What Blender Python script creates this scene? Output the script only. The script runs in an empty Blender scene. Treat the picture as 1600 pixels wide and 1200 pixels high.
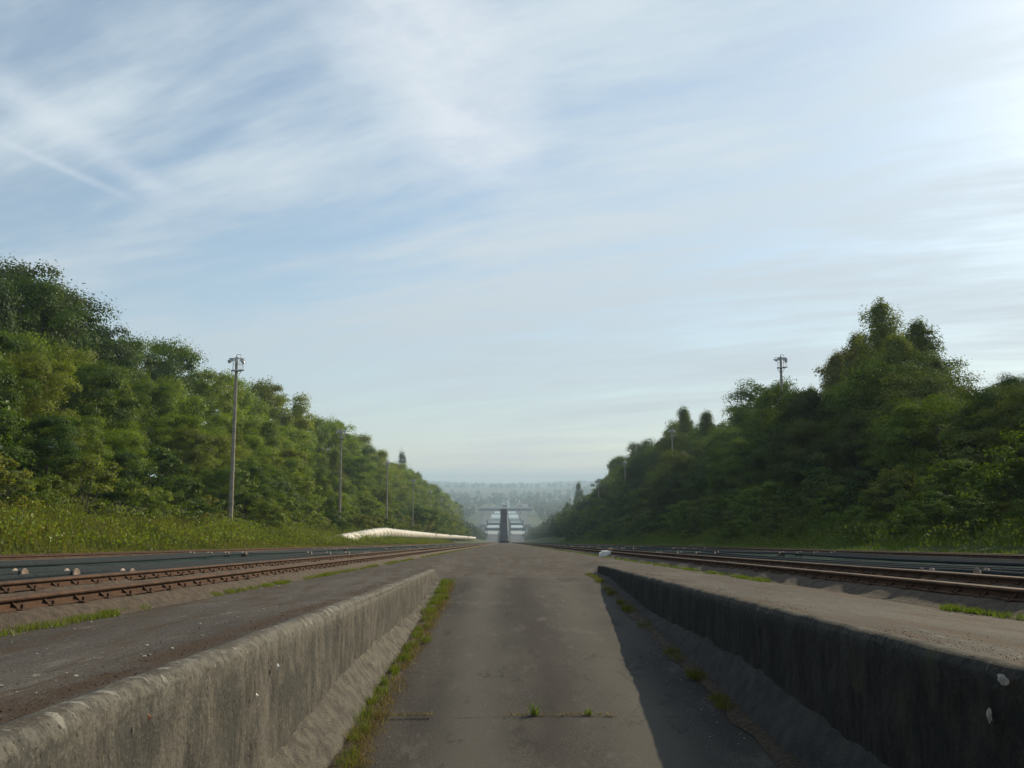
import bpy, bmesh, math, random
import numpy as np
from mathutils import Vector, Matrix
random.seed(7); rng = np.random.default_rng(11)
SC = bpy.context.scene
COL = SC.collection
R = math.radians
# ------------------------------------------------------------------ camera
F = 1400.0                      # focal length in photo pixels (1600 wide)
G = 95.0 / F                    # gradient of the incline
CX = 0.3                        # centre line of the incline, the camera stands a little left of it
PITCH = math.atan(150 / F); YAW = -math.atan(11 / F)
cd = bpy.data.cameras.new('camera'); cam = bpy.data.objects.new('camera', cd); COL.objects.link(cam)
cd.sensor_width = 36; cd.lens = 36 * F / 1600; cd.clip_start = .05; cd.clip_end = 30000
cam.location = (0, 0, 0); cam.rotation_euler = (R(90) + PITCH, 0, YAW)
SC.camera = cam
CR = cam.rotation_euler.to_matrix()
def ray(px, py):
    return CR @ Vector(((px - 800) / F, (600 - py) / F, -1))
def at_x(px, py, X):            # where the ray of a pixel reaches lateral distance X: (Y, height above the incline datum)
    r = ray(px, py); t = X / r.x
    return r.y * t, r.z * t + G * r.y * t
# ------------------------------------------------------------------ light
SUN_EL, SUN_AZ = R(27.5), R(48)   # azimuth measured from +X towards +Y (right, slightly ahead)
sv = Vector((math.cos(SUN_EL) * math.cos(SUN_AZ), math.cos(SUN_EL) * math.sin(SUN_AZ), math.sin(SUN_EL)))
sl = bpy.data.lights.new('sun', 'SUN'); sl.energy = 5.0; sl.angle = R(.6); sl.color = (1, .85, .60)
so = bpy.data.objects.new('sun', sl); COL.objects.link(so); so.rotation_euler = sv.to_track_quat('Z', 'Y').to_euler()
SC.view_settings.view_transform = 'Standard'; SC.view_settings.look = 'None'
SC.view_settings.gamma = 1; SC.view_settings.exposure = 0.15
# ------------------------------------------------------------------ node helper
class NT:
    def __init__(s, tree): s.t = tree; s.n = tree.nodes; s.l = tree.links
    def node(s, typ, ins=None, **kw):
        n = s.n.new(typ)
        for k, v in kw.items(): setattr(n, k, v)
        for k, v in (ins or {}).items():
            sock = n.inputs[k]
            if isinstance(v, bpy.types.NodeSocket): s.l.new(v, sock)
            else:
                if isinstance(v, tuple) and len(v) == 3 and sock.type == 'RGBA': v = v + (1,)
                sock.default_value = v
        return n
    def math(s, op, a, b=None, c=None, clamp=False):
        d = {0: a}
        if b is not None: d[1] = b
        if c is not None: d[2] = c
        n = s.node('ShaderNodeMath', d, operation=op); n.use_clamp = clamp
        return n.outputs[0]
    def noise(s, vec, scale, detail=4, rough=.55, dist=0):
        return s.node('ShaderNodeTexNoise', {'Vector': vec, 'Scale': scale, 'Detail': detail, 'Roughness': rough, 'Distortion': dist}).outputs['Fac']
    def ramp(s, fac, a, b, lo=0., hi=1.):
        n = s.node('ShaderNodeMapRange', {'Value': fac, 'From Min': a, 'From Max': b, 'To Min': lo, 'To Max': hi}, interpolation_type='SMOOTHSTEP')
        return n.outputs[0]
    def mix(s, f, a, b, blend='MIX'):
        n = s.node('ShaderNodeMix', data_type='RGBA', blend_type=blend)
        for i, v in ((0, f), (6, a), (7, b)):
            if isinstance(v, bpy.types.NodeSocket): s.l.new(v, n.inputs[i])
            else: n.inputs[i].default_value = (tuple(v) + (1,)) if isinstance(v, tuple) and len(v) == 3 else v
        return n.outputs[2]
    def map(s, vec, scale=(1, 1, 1), rot=(0, 0, 0), loc=(0, 0, 0)):
        return s.node('ShaderNodeMapping', {'Vector': vec, 'Scale': scale, 'Rotation': rot, 'Location': loc}).outputs[0]
# ------------------------------------------------------------------ world: sky with thin high cirrus
W = bpy.data.worlds.new('World'); SC.world = W; W.use_nodes = True
w = NT(W.node_tree); w.n.clear()
sky = w.node('ShaderNodeTexSky', sky_type='NISHITA'); sky.sun_disc = False
sky.sun_elevation = SUN_EL; sky.sun_rotation = math.atan2(sv.x, sv.y)
sky.altitude = 100; sky.air_density = 1.0; sky.dust_density = .5; sky.ozone_density = 2.0
gen = w.node('ShaderNodeTexCoord').outputs['Generated']
sep = w.node('ShaderNodeSeparateXYZ', {0: gen})
zz = w.math('ADD', w.math('MAXIMUM', sep.outputs[2], 0.0), .12)
pu = w.math('DIVIDE', sep.outputs[0], zz); pv = w.math('DIVIDE', sep.outputs[1], zz)
P = w.node('ShaderNodeCombineXYZ', {0: pu, 1: pv, 2: 0.0}).outputs[0]
def plane_pt(px, py):
    r = ray(px, py).normalized(); return r.x / (r.z + .12), r.y / (r.z + .12)
warp = w.node('ShaderNodeTexNoise', {'Vector': P, 'Scale': .45, 'Detail': 2.}).outputs['Color']
Pd = w.node('ShaderNodeVectorMath', {0: P, 1: w.node('ShaderNodeVectorMath', {0: warp, 'Scale': .5}, operation='SCALE').outputs[0]}, operation='ADD').outputs[0]
def aniso(vec, ang, sa, sc_, off=0.):
    v = w.node('ShaderNodeVectorRotate', {'Vector': vec, 'Angle': R(-ang)}, rotation_type='Z_AXIS').outputs[0]
    return w.map(v, (sa, sc_, 1), (0, 0, 0), (off, off * .37, 0))
streak = w.noise(aniso(Pd, -27, .9, 3.0, 1.3), 1.0, 8, .55)
fine = w.noise(aniso(Pd, -24, 2.2, 9., 4.1), 1.0, 9, .62)
puff = w.noise(aniso(P, -35, 5, 9., 2.1), 1.0, 7, .6)
broad = w.noise(aniso(P, -27, .6, 1.2, 3.7), 1.0, 3, .5)
c1 = w.math('ADD', w.math('MULTIPLY', streak, .52), w.math('ADD', w.math('MULTIPLY', fine, .2), w.math('ADD', w.math('MULTIPLY', broad, .3), w.math('MULTIPLY', puff, .08))))
side = w.math('ADD', w.math('MULTIPLY', w.ramp(pu, -1.0, .1), .03), w.math('MULTIPLY', w.ramp(pv, 1.4, 3.2), .06))
c1 = w.math('ADD', w.math('MULTIPLY', w.math('SUBTRACT', c1, .55), w.ramp(sep.outputs[2], .05, .28, .25, 1.)), w.math('ADD', side, .55))
cl = w.ramp(c1, .48, .72)
def band(a, b, wid, soft, amt, wob=.25):
    (ax, ay), (bx, by) = plane_pt(*a), plane_pt(*b)
    L = math.hypot(bx - ax, by - ay); ux, uy = (bx - ax) / L, (by - ay) / L
    nz = w.math('MULTIPLY', w.math('SUBTRACT', w.noise(P, 2.2, 6, .6), .5), wob)
    dist = w.math('ADD', w.math('ADD', w.math('MULTIPLY', w.math('SUBTRACT', pu, ax), -uy), w.math('MULTIPLY', w.math('SUBTRACT', pv, ay), ux)), nz)
    along = w.math('DIVIDE', w.math('ADD', w.math('MULTIPLY', w.math('SUBTRACT', pu, ax), ux), w.math('MULTIPLY', w.math('SUBTRACT', pv, ay), uy)), L)
    m = w.math('SUBTRACT', 1., w.ramp(w.math('ABSOLUTE', dist), wid * (1 - soft), wid * (1 + soft)))
    m = w.math('MULTIPLY', m, w.math('MULTIPLY', w.ramp(along, -.25, .1), w.ramp(along, 1.25, .8)))
    tex = w.ramp(w.noise(P, 5, 8, .65), .3, .65, .45, 1.)
    return w.math('MULTIPLY', w.math('MULTIPLY', m, tex), amt)
low = w.ramp(sep.outputs[2], .30, .0, 0., .72)
cl = w.math('MAXIMUM', cl, w.math('MULTIPLY', low, w.ramp(c1, .2, .8, .55, 1.)))
cl = w.math('MULTIPLY', w.math('ADD', w.math('MULTIPLY', cl, .70), .30), .92)
ccol = w.mix(w.ramp(sep.outputs[2], .0, .45), (4.9, 5.5, 5.95), (6.3, 7.2, 7.7))
pl = band((610, -60), (765, 270), .12, .9, .8)
pl = w.math('MAXIMUM', pl, band((-30, 115), (260, 305), .04, .95, .45, .06))
pl = w.math('MAXIMUM', pl, band((-30, 205), (190, 305), .015, .95, .28, .03))
skyc = w.mix(1., sky.outputs[0], (1.10, 1.15, 1.08), 'MULTIPLY')
bg = w.node('ShaderNodeBackground', {'Color': w.mix(pl, w.mix(cl, skyc, ccol), (7.2, 7.7, 8.2)), 'Strength': .1})
w.l.new(bg.outputs[0], w.node('ShaderNodeOutputWorld').inputs[0])
# ------------------------------------------------------------------ materials
def newmat(name):
    m = bpy.data.materials.new(name); m.use_nodes = True
    t = NT(m.node_tree); t.n.clear()
    out = t.node('ShaderNodeOutputMaterial')
    b = t.node('ShaderNodeBsdfPrincipled'); t.l.new(b.outputs[0], out.inputs[0])
    t.b = b; t.co = t.node('ShaderNodeTexCoord').outputs['Object']; t.out = out
    return m, t
def fin(t, col, rough=.8, bump=None, bs=.3, bd=.01, spec=.5, metal=0.):
    def put(k, v):
        if isinstance(v, bpy.types.NodeSocket): t.l.new(v, t.b.inputs[k])
        else: t.b.inputs[k].default_value = (v + (1,)) if isinstance(v, tuple) else v
    put('Base Color', col); put('Roughness', rough); put('Specular IOR Level', spec); put('Metallic', metal)
    if bump is not None:
        bn = t.node('ShaderNodeBump', {'Height': bump, 'Strength': bs, 'Distance': bd}); t.l.new(bn.outputs[0], t.b.inputs['Normal'])
def simple(name, a, b, scale=4, rough=.8, bs=.25, metal=0., spec=.4, bd=.01):
    m, t = newmat(name)
    n1 = t.noise(t.co, scale, 6, .6); n2 = t.noise(t.co, scale * 7, 4, .6)
    f = t.ramp(t.math('ADD', t.math('MULTIPLY', n1, .65), t.math('MULTIPLY', n2, .35)), .36, .64)
    fin(t, t.mix(f, a, b), rough, n2, bs, bd, spec, metal); return m
M = {}
def asphalt_base(t, dark, light, brown):
    co = t.co
    big = t.noise(t.map(co, (1, .22, 1)), 1.3, 5, .6)
    mid = t.noise(co, 9, 5, .65); grain = t.math('ADD', t.math('MULTIPLY', t.noise(co, 75, 3, .75), .7), t.math('MULTIPLY', t.noise(co, 210, 2, .7), .3)); peb = t.node('ShaderNodeTexVoronoi', {'Vector': co, 'Scale': 95.}).outputs['Distance']
    c = t.mix(t.ramp(big, .35, .65), dark, light)
    c = t.mix(t.math('MULTIPLY', t.ramp(mid, .4, .7), .5), c, brown)
    c = t.mix(t.ramp(grain, .53, .66, 0, .8), c, tuple(min(1, x * 2.6) for x in light))
    c = t.mix(t.ramp(grain, .47, .35, 0, .75), c, tuple(x * .3 for x in dark))
    h = t.math('ADD', t.math('MULTIPLY', grain, .6), t.math('MULTIPLY', peb, -.6))
    return c, h, big, mid
# roadway inside the trench
m, t = newmat('road_asphalt'); c, h, big, mid = asphalt_base(t, (.027, .026, .025), (.052, .048, .043), (.043, .036, .029))
sx = t.node('ShaderNodeSeparateXYZ', {0: t.co})
wob = t.math('MULTIPLY', t.math('SUBTRACT', t.noise(t.map(t.co, (1, .3, 1)), .8, 3), .5), .5)
xw = t.math('ADD', sx.outputs[0], wob)
def lane(x0, wd): return t.ramp(t.math('ABSOLUTE', t.math('SUBTRACT', xw, x0)), wd, 0.)
c = t.mix(t.math('MULTIPLY', lane(-.28, .42), .75), c, (.078, .073, .063))
c = t.mix(t.math('MULTIPLY', lane(.98, .5), .6), c, (.082, .076, .064))
c = t.mix(t.math('MULTIPLY', lane(.32, .25), .5), c, (.027, .022, .020))
c = t.mix(t.math('MULTIPLY', t.ramp(sx.outputs[0], -.75, -1.0), .6), c, (.05, .034, .022))
jn = t.math('ADD', sx.outputs[1], t.math('MULTIPLY', t.noise(t.co, 4, 4), .09))
jl = t.ramp(t.math('ABSOLUTE', t.math('SUBTRACT', jn, 7.03)), .03, .012)
c = t.mix(t.math('MULTIPLY', jl, t.ramp(t.noise(t.co, 5, 3), .42, .62, 0, .7)), c, (.030, .026, .021))
pt = t.noise(t.map(t.co, (1.4, .5, 1), (0, 0, 0), (3, 8, 0)), 2.4, 8, .72)
c = t.mix(t.ramp(pt, .54, .66, 0, .5), c, (.095, .088, .076))
c = t.mix(t.ramp(pt, .44, .34, 0, .6), c, (.020, .018, .017))
crk = t.node('ShaderNodeTexVoronoi', {'Vector': t.map(t.co, (1, .6, 1)), 'Scale': .9}, feature='DISTANCE_TO_EDGE').outputs['Distance']
ck = t.math('MULTIPLY', t.ramp(t.math('ADD', crk, t.math('MULTIPLY', mid, .01)), .012, .004), t.ramp(big, .5, .6, 0, .5))
c = t.mix(ck, c, (.03, .026, .02)); fin(t, c, .93, h, .6, .006, .12); M['road'] = m
# platform asphalt
m, t = newmat('platform_asphalt'); c, h, big, mid = asphalt_base(t, (.036, .032, .029), (.070, .064, .057), (.056, .044, .034))
st = t.noise(t.map(t.co, (3, .35, 1)), 1.6, 6, .7)
c = t.mix(t.ramp(st, .48, .60, 0, .8), c, (.047, .031, .019))
st2 = t.noise(t.map(t.co, (5, .8, 1), (0, 0, 0), (9, 3, 0)), 2.2, 7, .75)
c = t.mix(t.ramp(st2, .56, .68, 0, .55), c, (.13, .122, .108))
c = t.mix(t.ramp(st2, .42, .32, 0, .7), c, (.020, .017, .014))
bl = t.noise(t.map(t.co, (1, .5, 1)), 7, 6, .75)
c = t.mix(t.ramp(bl, .63, .70, 0, .7), c, (.20, .19, .17))
sx = t.node('ShaderNodeSeparateXYZ', {0: t.co})
edge = t.ramp(t.math('ABSOLUTE', t.math('SUBTRACT', t.math('ABSOLUTE', t.math('SUBTRACT', sx.outputs[0], CX)), 1.80)), .16, .0)
near = t.ramp(sx.outputs[1], 19., 15.)
c = t.mix(t.math('MULTIPLY', t.math('MULTIPLY', edge, near), t.ramp(t.noise(t.co, 3, 5), .4, .55, 0, .85)), c, (.045, .026, .014))
edge2 = t.ramp(t.math('ABSOLUTE', t.math('SUBTRACT', sx.outputs[0], CX)), 2.75, 3.2)
c = t.mix(t.math('MULTIPLY', edge2, t.ramp(mid, .35, .55, .1, .8)), c, (.06, .046, .03))
for yy in (19.2, 27.5, 36.0, 52.0, 75.0):
    jl = t.ramp(t.math('ABSOLUTE', t.math('SUBTRACT', t.math('ADD', sx.outputs[1], t.math('MULTIPLY', big, .5)), yy)), .09, .03)
    c = t.mix(t.math('MULTIPLY', jl, .55), c, (.025, .022, .018))
fin(t, c, .93, h, .6, .006, .12); M['platform'] = m
# retaining wall concrete
def wall_mat(name, k):
    m, t = newmat(name)
    co = t.co
    s1 = t.noise(t.map(co, (2, 3.2, 1.1)), 2.2, 8, .72); s2 = t.noise(t.map(co, (6, 17, 3.2)), 1.6, 7, .75); s3 = t.noise(co, 2.2, 6, .6)
    g = t.noise(co, 48, 5, .75); sp = t.noise(co, 17, 4, .6)
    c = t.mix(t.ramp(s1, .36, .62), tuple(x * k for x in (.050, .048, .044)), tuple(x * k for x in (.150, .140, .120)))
    c = t.mix(t.ramp(s2, .55, .75, 0, .75), c, tuple(x * k for x in (.22, .19, .135)))
    c = t.mix(t.ramp(s3, .48, .6, 0, .8), c, tuple(x * k for x in (.062, .062, .054)))
    sx = t.node('ShaderNodeSeparateXYZ', {0: co})
    up = t.node('ShaderNodeSeparateXYZ', {0: t.node('ShaderNodeNewGeometry').outputs['Normal']}).outputs[2]
    zr = t.math('ADD', sx.outputs[2], t.math('MULTIPLY', sx.outputs[1], G))     # height against the incline datum
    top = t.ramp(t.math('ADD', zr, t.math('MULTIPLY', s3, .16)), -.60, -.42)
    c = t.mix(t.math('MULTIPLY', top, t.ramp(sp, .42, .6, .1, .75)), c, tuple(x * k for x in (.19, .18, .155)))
    c = t.mix(t.math('MULTIPLY', t.ramp(up, .8, 1.), t.ramp(s3, .4, .6, .1, .8)), c, tuple(x * k for x in (.07, .055, .04)))
    c = t.mix(t.ramp(t.math('MULTIPLY', t.noise(t.map(co, (1, 2, 1)), 9, 3, .5), top), .6, .68, 0, .7), c, tuple(x * k for x in (.34, .33, .29)))
    c = t.mix(t.ramp(g, .56, .70, 0, .6), c, tuple(x * k for x in (.32, .30, .25))); c = t.mix(t.ramp(g, .45, .33, 0, .8), c, (.015, .015, .012))
    ms = t.noise(t.map(co, (1, 1, 1), (0, 0, 0), (5, 2, 1)), 3.3, 5, .6)
    pit = t.node('ShaderNodeTexVoronoi', {'Vector': t.map(co, (1, 1, .6)), 'Scale': 26.}).outputs['Distance']
    c = t.mix(t.math('MULTIPLY', t.ramp(pit, .22, .08), t.ramp(sp, .5, .6)), c, (.02, .018, .015))
    c = t.mix(t.ramp(ms, .6, .7, 0, .5), c, (.045, .05, .022))
    fin(t, c, .92, t.math('ADD', t.math('MULTIPLY', g, .5), sp), .75, .016, .2); return m
M['wall'] = wall_mat('weathered_concrete', .74); M['wall_shade'] = wall_mat('shade_toned_weathered_concrete', .22)  # second copy, for the right wall, has its shade darkened into the colour
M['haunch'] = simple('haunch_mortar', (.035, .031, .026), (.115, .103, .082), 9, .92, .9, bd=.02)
M['haunch_shade'] = simple('shade_toned_haunch', (.014, .014, .013), (.036, .035, .031), 7, .92, .9, bd=.02)  # right haunch: shade put into the mortar colour
M['litter'] = simple('leaf_litter', (.028, .019, .012), (.10, .072, .043), 26, .95, 1., bd=.03)
M['bed'] = simple('bed_concrete', (.022, .034, .031), (.055, .075, .068), 1.2, 1., .3, spec=.0)
M['plinth'] = simple('plinth_dirt', (.038, .027, .018), (.105, .078, .052), 14, .95, 1., bd=.02)
M['rust'] = simple('rusty_rail', (.040, .022, .014), (.095, .048, .027), 5, .8, .5, spec=.2)
M['cable'] = simple('greasy_cable', (.014, .018, .021), (.035, .045, .05), 30, .9, .5, spec=.08)
M['roller'] = simple('worn_roller', (.12, .08, .06), (.30, .22, .17), 20, .6, .4)
M['roller_dark'] = simple('dark_iron', (.03, .028, .026), (.07, .06, .05), 20, .6, .4)
M['mast'] = simple('mast_concrete', (.20, .18, .15), (.32, .29, .24), 3, .8, .2)
M['steel'] = simple('galvanised_steel', (.34, .34, .35), (.5, .5, .52), 6, .45, .1, metal=.6)
M['white'] = simple('white_plastic', (.62, .60, .55), (.8, .78, .74), 14, .5, .3)
M['pipe'] = simple('pipe_cladding', (.28, .26, .22), (.56, .54, .49), .9, .6, .2)
M['bark'] = simple('bark', (.05, .04, .03), (.12, .10, .08), 9, .9, .8)
M['birchbark'] = simple('birch_bark', (.16, .15, .13), (.55, .53, .48), 5, .8, .4)
M['conc'] = simple('pale_concrete', (.2, .22, .21), (.3, .31, .29), .1, .8, .1)
M['conc_dark'] = simple('dark_concrete', (.010, .016, .022), (.022, .030, .036), .1, .85, .1)
M['cause'] = simple('causeway_paving', (.012, .012, .017), (.022, .021, .026), .06, .9, .1)
M['tower'] = simple('tower_cladding', (.11, .105, .12), (.16, .15, .16), .4, .85, .2)
M['roof'] = simple('roof_tile', (.20, .09, .06), (.30, .14, .09), .3, .8, .1)
M['render'] = simple('house_render', (.5, .48, .44), (.66, .63, .58), .2, .8, .1)
M['stone'] = simple('pale_stone', (.12, .11, .09), (.38, .35, .30), 30, .8, .4)
M['orange'] = simple('orange_scrap', (.45, .13, .06), (.6, .22, .1), 20, .7, .3)
M['brown'] = simple('brown_scrap', (.18, .11, .07), (.3, .2, .14), 20, .8, .3)
M['glass'] = simple('lamp_glass', (.6, .62, .64), (.75, .77, .8), 5, .12, 0)
m, t = newmat('canal_water'); fin(t, (.05, .065, .07), .08, t.noise(t.map(t.co, (1, .3, 1)), .5, 3), .06, .3, .6); M['water'] = m
# ground: rough grass and earth
m, t = newmat('bank_ground'); a = t.noise(t.co, .35, 6, .6); b = t.noise(t.co, 3.5, 5, .65)
c = t.mix(t.ramp(a, .35, .65), (.035, .055, .014), (.075, .085, .022)); c = t.mix(t.ramp(b, .5, .7, 0, .6), c, (.085, .065, .03))
fin(t, c, .95, b, .6, .1, .1); M['ground'] = m
m, t = newmat('far_fields'); a = t.noise(t.map(t.co, (1, 1, 1)), .0016, 5, .55); b = t.noise(t.co, .012, 5, .6)
c = t.mix(t.ramp(a, .42, .55), (.03, .05, .02), (.10, .11, .05)); c = t.mix(t.ramp(b, .45, .6, 0, .8), c, (.022, .038, .014)); fin(t, c, .95, None, spec=.1); M['far'] = m
def leafmat(name, dark, light, warm, trans=.42, rand=.65):
    m = bpy.data.materials.new(name); m.use_nodes = True; t = NT(m.node_tree); t.n.clear()
    at = t.node('ShaderNodeAttribute', attribute_name='lv').outputs['Fac']
    oi = t.node('ShaderNodeObjectInfo').outputs['Random']
    f = t.math('ADD', t.math('MULTIPLY', at, 1 - rand), t.math('MULTIPLY', oi, rand))
    c = t.mix(t.ramp(f, .15, .85), dark, light)
    c = t.mix(t.ramp(t.math('FRACT', t.math('MULTIPLY', oi, 7.31)), .66, .95, 0, .5), c, warm)
    d = t.node('ShaderNodeBsdfDiffuse', {'Color': c}); tr = t.node('ShaderNodeBsdfTranslucent', {'Color': t.mix(1., c, (1.25, 1.35, .5), 'MULTIPLY')})
    gl = t.node('ShaderNodeBsdfGlossy', {'Color': (.8, .85, .8), 'Roughness': .45})
    m1 = t.node('ShaderNodeMixShader', {0: trans, 1: d.outputs[0], 2: tr.outputs[0]})
    m2 = t.node('ShaderNodeMixShader', {0: .018, 1: m1.outputs[0], 2: gl.outputs[0]})
    t.l.new(m2.outputs[0], t.node('ShaderNodeOutputMaterial').inputs[0]); return m
M['leafA'] = leafmat('broad_leaves', (.036, .074, .007), (.165, .225, .012), (.20, .19, .022))
M['leafB'] = leafmat('oak_leaves', (.026, .050, .010), (.060, .095, .018), (.07, .085, .02))
M['leafC'] = leafmat('birch_leaves', (.060, .085, .014), (.15, .175, .03), (.17, .14, .04), .4)
M['leafD'] = leafmat('shrub_leaves', (.055, .095, .010), (.15, .19, .020), (.19, .15, .03), .4)
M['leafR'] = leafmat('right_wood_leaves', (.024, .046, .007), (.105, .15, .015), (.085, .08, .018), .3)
M['grass'] = leafmat('grass_blades', (.055, .085, .012), (.15, .19, .03), (.15, .15, .03), .4, .1)
M['drygrass'] = leafmat('dry_grass', (.10, .075, .035), (.24, .18, .09), (.2, .15, .07), .3, .1)
M['herb'] = leafmat('verge_herbs', (.045, .060, .012), (.14, .135, .028), (.20, .15, .03), .4, .15)
M['flower'] = leafmat('yellow_flowers', (.30, .22, .02), (.5, .38, .03), (.4, .3, .03), .2, .1)
M['farwood'] = leafmat('far_wood_leaves', (.022, .036, .014), (.065, .085, .03), (.06, .075, .03), .2, .05)
# ------------------------------------------------------------------ object helpers
def tag(o, label=None, cat=None, group=None, kind=None):
    if label: o['label'] = label
    if cat: o['category'] = cat
    if group: o['group'] = group
    if kind: o['kind'] = kind
    return o
def link(name, me, mats, parent=None, loc=None):
    o = bpy.data.objects.new(name, me); COL.objects.link(o)
    if me is not None:
        for mm in (mats if isinstance(mats, (list, tuple)) else [mats]): me.materials.append(mm)
    if loc is not None: o.location = loc
    if parent: o.parent = parent
    return o
def empty(name, loc, label, cat, group=None):
    o = bpy.data.objects.new(name, None); COL.objects.link(o); o.location = loc; o.empty_display_size = .3
    return tag(o, label, cat, group)
def nmesh(name, V, Fc, n=4, smooth=False, mi=None, lv=None):
    V = np.asarray(V, np.float32).reshape(-1, 3); Fc = np.asarray(Fc, np.int32).reshape(-1, n)
    me = bpy.data.meshes.new(name); me.vertices.add(len(V)); me.vertices.foreach_set('co', V.ravel())
    me.loops.add(Fc.size); me.loops.foreach_set('vertex_index', Fc.ravel())
    me.polygons.add(len(Fc)); me.polygons.foreach_set('loop_start', np.arange(0, Fc.size, n, dtype=np.int32))
    me.polygons.foreach_set('use_smooth', np.full(len(Fc), smooth))
    if mi is not None: me.polygons.foreach_set('material_index', np.asarray(mi, np.int32))
    if lv is not None:
        a = me.attributes.new('lv', 'FLOAT', 'FACE'); a.data.foreach_set('value', np.asarray(lv, np.float32))
    me.update(calc_edges=True); me.validate(); return me
def grid(us, vs, fn):
    """quads over us x vs; fn(u,v) -> (N,3)"""
    U, Vv = np.meshgrid(us, vs, indexing='ij'); P = fn(U.ravel(), Vv.ravel())
    nu, nv = len(us), len(vs); i, j = np.meshgrid(np.arange(nu - 1), np.arange(nv - 1), indexing='ij')
    a = (i * nv + j).ravel(); return P, np.stack([a, a + nv, a + nv + 1, a + 1], 1)
class MB:
    def __init__(s): s.v = []; s.f = []; s.m = []
    def add(s, V, Fc, mi=0):
        b = len(s.v); s.v += [tuple(p) for p in V]; s.f += [tuple(b + i for i in f) for f in Fc]; s.m += [mi] * len(Fc); return s
    def box(s, c, d, mi=0, rz=0, shear=0):
        x, y, z = (q / 2 for q in d); P = []
        for sx in (-x, x):
            for sy in (-y, y):
                for sz in (-z, z):
                    X, Y = sx * math.cos(rz) - sy * math.sin(rz), sx * math.sin(rz) + sy * math.cos(rz)
                    P.append((c[0] + X, c[1] + Y, c[2] + sz - shear * Y))
        return s.add(P, [(0, 1, 3, 2), (4, 6, 7, 5), (0, 4, 5, 1), (2, 3, 7, 6), (0, 2, 6, 4), (1, 5, 7, 3)], mi)
    def tube(s, a, b, r0, r1=None, n=10, mi=0, caps=True):
        r1 = r0 if r1 is None else r1; a = Vector(a); b = Vector(b); d = (b - a).normalized()
        u = d.orthogonal().normalized(); v = d.cross(u); P = []
        for c, r in ((a, r0), (b, r1)):
            for k in range(n):
                t = 2 * math.pi * k / n; P.append(c + (u * math.cos(t) + v * math.sin(t)) * r)
        Fc = [(k, (k + 1) % n, n + (k + 1) % n, n + k) for k in range(n)]
        if caps: Fc += [tuple(range(n))[::-1], tuple(range(n, 2 * n))]
        return s.add(P, Fc, mi)
    def prism(s, prof, y0, y1, mi=0, shear=0, ox=0, oz=0):
        """profile in x,z swept along y"""
        n = len(prof); P = [(ox + x, y0, oz + z - shear * y0) for x, z in prof] + [(ox + x, y1, oz + z - shear * y1) for x, z in prof]
        Fc = [(k, (k + 1) % n, n + (k + 1) % n, n + k) for k in range(n)] + [tuple(range(n))[::-1], tuple(range(n, 2 * n))]
        return s.add(P, Fc, mi)
    def build(s, name, mats, parent=None, loc=None, smooth=False, bevel=0):
        me = bpy.data.meshes.new(name); me.from_pydata(s.v, [], s.f); me.validate()
        me.polygons.foreach_set('material_index', s.m) if len(me.polygons) == len(s.m) else None
        if smooth:
            me.polygons.foreach_set('use_smooth', [True] * len(me.polygons))
            me.set_sharp_from_angle(angle=R(40))
        bm = bmesh.new(); bm.from_mesh(me); bmesh.ops.recalc_face_normals(bm, faces=bm.faces)
        if bevel: bmesh.ops.bevel(bm, geom=list(bm.edges), offset=bevel, segments=1, affect='EDGES')
        bm.to_mesh(me); bm.free(); me.update()
        return link(name, me, mats, parent, loc)
def copy_tree(o, parent=None):
    c = o.copy(); COL.objects.link(c); c.parent = parent
    for ch in list(o.children): copy_tree(ch, c)
    return c
def vnoise(x, y, s, seed=0):     # cheap smooth value noise for geometry
    x = np.asarray(x, float) * s + seed * 17.3; y = np.asarray(y, float) * s + seed * 9.1
    xi, yi = np.floor(x), np.floor(y); fx, fy = x - xi, y - yi; fx = fx * fx * (3 - 2 * fx); fy = fy * fy * (3 - 2 * fy)
    def h(a, b): q = np.sin(a * 127.1 + b * 311.7) * 43758.5453; return q - np.floor(q)
    return (h(xi, yi) * (1 - fx) + h(xi + 1, yi) * fx) * (1 - fy) + (h(xi, yi + 1) * (1 - fx) + h(xi + 1, yi + 1) * fx) * fy
def sstep(a, b, x): t = np.clip((np.asarray(x, float) - a) / (b - a), 0, 1); return t * t * (3 - 2 * t)
# ------------------------------------------------------------------ levels
LEN = 1000.; VAL = -G * LEN
def base(y): return np.where(np.asarray(y) < LEN, -G * np.asarray(y, float), VAL)
PX = [0, 13.55, 13.9, 16, 20, 25, 32, 40, 60, 150, 400]; PZ = [-2.6, -2.6, -.42, -.2, .9, 2.3, 4.8, 7.2, 9.5, 11, 11]
def terrain(x, y):
    x = np.asarray(x, float); y = np.asarray(y, float); r = np.abs(x - CX)
    cut = np.interp(r, PX, PZ) * (1 - sstep(900, 1130, y)) - 2.6 * sstep(900, 1130, y) * (r < 30)
    cut += np.where((r > 15) & (y < 1000), (vnoise(x, y, .12, 1) - .5) * .5, 0)
    far = y - 1500
    hill = 36 * sstep(2600, 5200, y) * (.55 + .6 * vnoise(x, y, .0007, 2)) + 9 * sstep(5200, 8000, y)
    hill += 26 * sstep(120, 900, r) * sstep(1200, 2200, y) * (.3 + .9 * vnoise(x, y, .0016, 3))
    return base(y) + cut + hill
def gz(x, y): return float(terrain(x, y))
xs = np.concatenate([-np.geomspace(4900, 60, 46) , np.linspace(-56, -14.5, 26), [-13.3, -12.9, 0, 13.5, 13.9], np.linspace(15, 57, 26), np.geomspace(60, 4900, 46)]); xs = np.unique(xs)
ys = np.unique(np.concatenate([np.linspace(-40, 200, 60), np.geomspace(205, 1500, 70), np.geomspace(1520, 9000, 90)]))
V, Fc = grid(xs, ys, lambda u, v: np.stack([u, v, terrain(u, v)], 1))
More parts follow.
